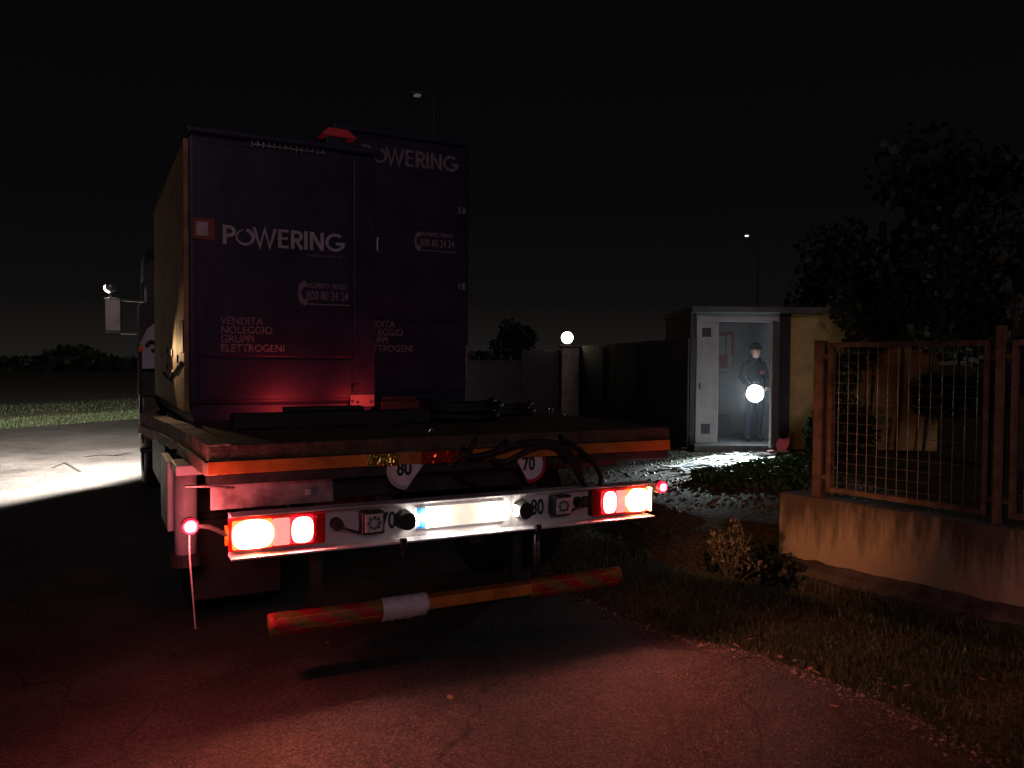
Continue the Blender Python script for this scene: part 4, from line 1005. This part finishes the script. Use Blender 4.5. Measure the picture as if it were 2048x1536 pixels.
while len(pts) < 2600:
    k = nr.randint(3, 10); u = nr.rand(); x = ROAD_R[k][0] + (ROAD_R[k + 1][0] - ROAD_R[k][0]) * u + nr.normal(.0, .06); y = ROAD_R[k][1] + (ROAD_R[k + 1][1] - ROAD_R[k][1]) * u + nr.normal(0, .06)
    pts.append((x, y, .018 if side_of(x, y) < 0 else ground_z(x, y) + .002))
tag(stones(pts, .002, .013, stone_m, 'edge_grit', 52), 'grit and soil crumbs along the edge of the asphalt', 'grit', kind='stuff')
# leafy ground cover right of the litter
def cover(r, n):
    out = []
    while len(out) < n:
        px = r.uniform(1385, 1672)
        top = np.interp(px, [1385, 1440, 1500, 1560, 1640, 1672], [958, 952, 941, 924, 902, 896]); bot = np.interp(px, [1385, 1450, 1672], [966, 976, 985])
        py = top + (bot - top) * r.uniform(0, 1) ** 1.3
        if px < 1450 and r.uniform() < .55: continue
        p = G(px, py); out.append((p.x, p.y, ground_z(p.x, p.y) + r.uniform(.0, .11)))
    return np.array(out)
tag(cards(6500, cover, .06, ivy_m, 'ground_cover', None, .9, 1.3, 4), 'low leafy ground cover between the litter and the fence', 'ground cover', kind='stuff')
# dark shrub by the yellow wall, between hut and fence
def shrub(name, label, cat, c, cs_, rs_, n, size, m, seed, trunk, shell=.35):
    o = thing(name, label, cat, c); cards(n, blob(cs_, rs_, shell), size, m, 'foliage' if cat != 'tree' else 'crown', o, .4, 1.2, seed)
    mb = MB()
    for a, b, r0 in trunk: mb.tube([a, ((Vector(a) + Vector(b)) / 2 + Vector((.04, .02, 0))), b], [r0, r0 * .75, r0 * .5], 7)
    mb.build('stem' if cat != 'tree' else 'trunk', mat('bark', (.07, .055, .045), .9, 0, .4, 9, .4, 30), o); return o
sp = G(1622, 885)
shrub('shrub', 'dark rounded shrub growing against the yellow wall', 'shrub', (5.25, 13.3, 0), [(0, 0, .45), (.3, .1, .65), (.15, -.2, .3), (.55, 0, .4), (-.15, .1, .35)], [(.35, .3, .4), (.35, .3, .4), (.4, .3, .3), (.35, .3, .4), (.2, .2, .3)], 2600, .075, dark_leaf, 5, [((0, 0, 0), (0, 0, .6), .03), ((.3, 0, 0), (.35, .1, .8), .025)])
# ivy hanging over the right end of the hut
ivc = [(i * .32, rnd.uniform(-.1, .1), 1.1 + 1.5 * min(1, (i + .5) / 3) * rnd.uniform(.75, 1.1)) for i in range(9)] + [(i * .34 + .1, 0, 2.5) for i in range(8)] + [(1.5 + i * .3, -.05, 1.0) for i in range(5)]
shrub('ivy', 'mass of ivy climbing over the right end of the hut', 'ivy', (5.75, 13.95, 0), ivc, [(.36, .22, .42)] * len(ivc), 6500, .085, dark_leaf, 6, [((k * .5, .1, 0), (k * .5 + .1, .1, 2.2), .03) for k in range(5)])
# trees behind the hut and behind the fence
def tree(x, y, h, r, label, seed, n=5200, size=.16):
    q = random.Random(seed); cs_, rs_, tr = [], [], [((0, 0, -.1), (q.uniform(-.2, .2), q.uniform(-.2, .2), h * .75), .16)]
    for k in range(15):
        a = q.uniform(0, 6.28); rr = r * q.uniform(.15, .85); z = h * q.uniform(.42, .95); c = (rr * math.cos(a), rr * math.sin(a), z)
        cs_.append(c); s = q.uniform(.28, .5) * r; rs_.append((s, s, s * .75))
        if k < 8: tr.append(((0, 0, z * .6), c, .05))
    return shrub('leafy_tree', label, 'tree', (x, y, 0), cs_, rs_, n, size, dark_leaf, seed, tr, .3)
tree(8.2, 17.5, 6.2, 2.6, 'dark leafy tree rising behind the hut\'s ivy covered end', 21)
tree(7.4, 11.8, 3.6, 1.6, 'smaller dark tree behind the wire mesh fence', 22, 3600, .11)
tree(-3.0, 62, 4.4, 2.4, 'far small tree silhouetted above the boundary wall left of the globe lamp', 23, 2200, .28).location = (.6, 62, 0)
# dry weed standing in the ditch
wpos = G(1462, 1165, -.1)
pw_ = thing('dry_weed', 'pale feathery dry weed standing at the edge of the ditch', 'weed', (wpos.x, wpos.y, -.22))
mb = MB()
for k in range(26):
    a = rnd.uniform(0, 6.28); rr = rnd.uniform(.02, .24); hh = rnd.uniform(.16, .56)
    mb.tube([(rnd.uniform(-.03, .03), rnd.uniform(-.03, .03), 0), (rr * .4 * math.cos(a), rr * .4 * math.sin(a), hh * .6), (rr * math.cos(a), rr * math.sin(a), hh)], .0025, 4)
mb.build('stem', dry_m, pw_)
cards(420, blob([(0, 0, .36), (.10, .02, .24), (-.10, 0, .42), (.04, .05, .50)], [(.16, .10, .14), (.18, .1, .16), (.08, .08, .10), (.06, .06, .10)], .1), .017, dry_m, 'seed_heads', pw_, .6, 2.2, 8)['kind'] = 'stuff'
shrub('low_bush', 'low dark bush at the near end of the concrete wall', 'bush', (P0.x - .28, P0.y - .15, -.32), [(0, 0, .16), (-.2, .1, .12), (.12, -.25, .14)], [(.22, .2, .2), (.2, .2, .16), (.2, .2, .18)], 900, .045, dark_leaf, 31, [((0, 0, 0), (.05, 0, .25), .012)])
# strip of weeds at the foot of the wall
pts = []
while len(pts) < 1500:
    a = nr.uniform(-.4, 6); b = -.26 - abs(nr.normal(0, .2)); p = P0 - FD * a - FN * b
    if vnoise(a * 2.2, b * 4) > -.3: pts.append((p.x, p.y, ground_z(p.x, p.y) - .01))
tag(blades('wall_foot_weeds', pts, .09, .008, dry_m, 13, .9), 'dry weeds in the ditch along the foot of the low concrete wall', 'weeds', kind='stuff')
# fallen leaves along the road edge
lm = MB(); 
for px, py in [(1473, 1299), (1590, 1330), (1620, 1345), (1633, 1352), (1760, 1372), (1788, 1389), (1815, 1388), (1700, 1345), (1964, 1373), (1560, 1322), (1668, 1420), (1500, 1290), (1240, 1085), (1243, 1098), (900, 1402), (655, 1292)]:
    p = G(px, py); on = side_of(p.x, p.y) <= 0
    o = MB().prism([(-.022, 0), (-.008, .011), (.010, .012), (.024, 0), (.008, -.012), (-.010, -.010)], lambda u, v, w: (u, v, w + 6 * v * v + 3 * u * u), .001).build('fallen_leaf', fallen_m)
    s = rnd.uniform(.7, 1.25); o.scale = (s, s, 1); o.location = (p.x, p.y, .018 if on else ground_z(p.x, p.y) + .035); o.rotation_euler = (rnd.uniform(-.3, .3) if not on else 0, 0 if on else rnd.uniform(-.3, .3), rnd.uniform(0, 6))
    tag(o, 'small pale dry leaf lying near the road edge', 'leaf', 'fallen leaves along the road edge')
# far tree line across the dark field
nr = np.random.RandomState(44)
def far(r, n):
    x = r.uniform(-120, 10, n); y = 95 + r.uniform(-3, 3, n); hgt = 1.2 + 1.1 * np.abs(np.sin(x * .21) + .6 * np.sin(x * .57))
    return np.stack([x, y, r.uniform(0, 1, n) ** .8 * hgt], 1)
tag(cards(9000, far, .8, dark_leaf, 'far_hedge', None, .3, 1.1, 45), 'far dark hedge line across the field', 'hedge', kind='stuff')
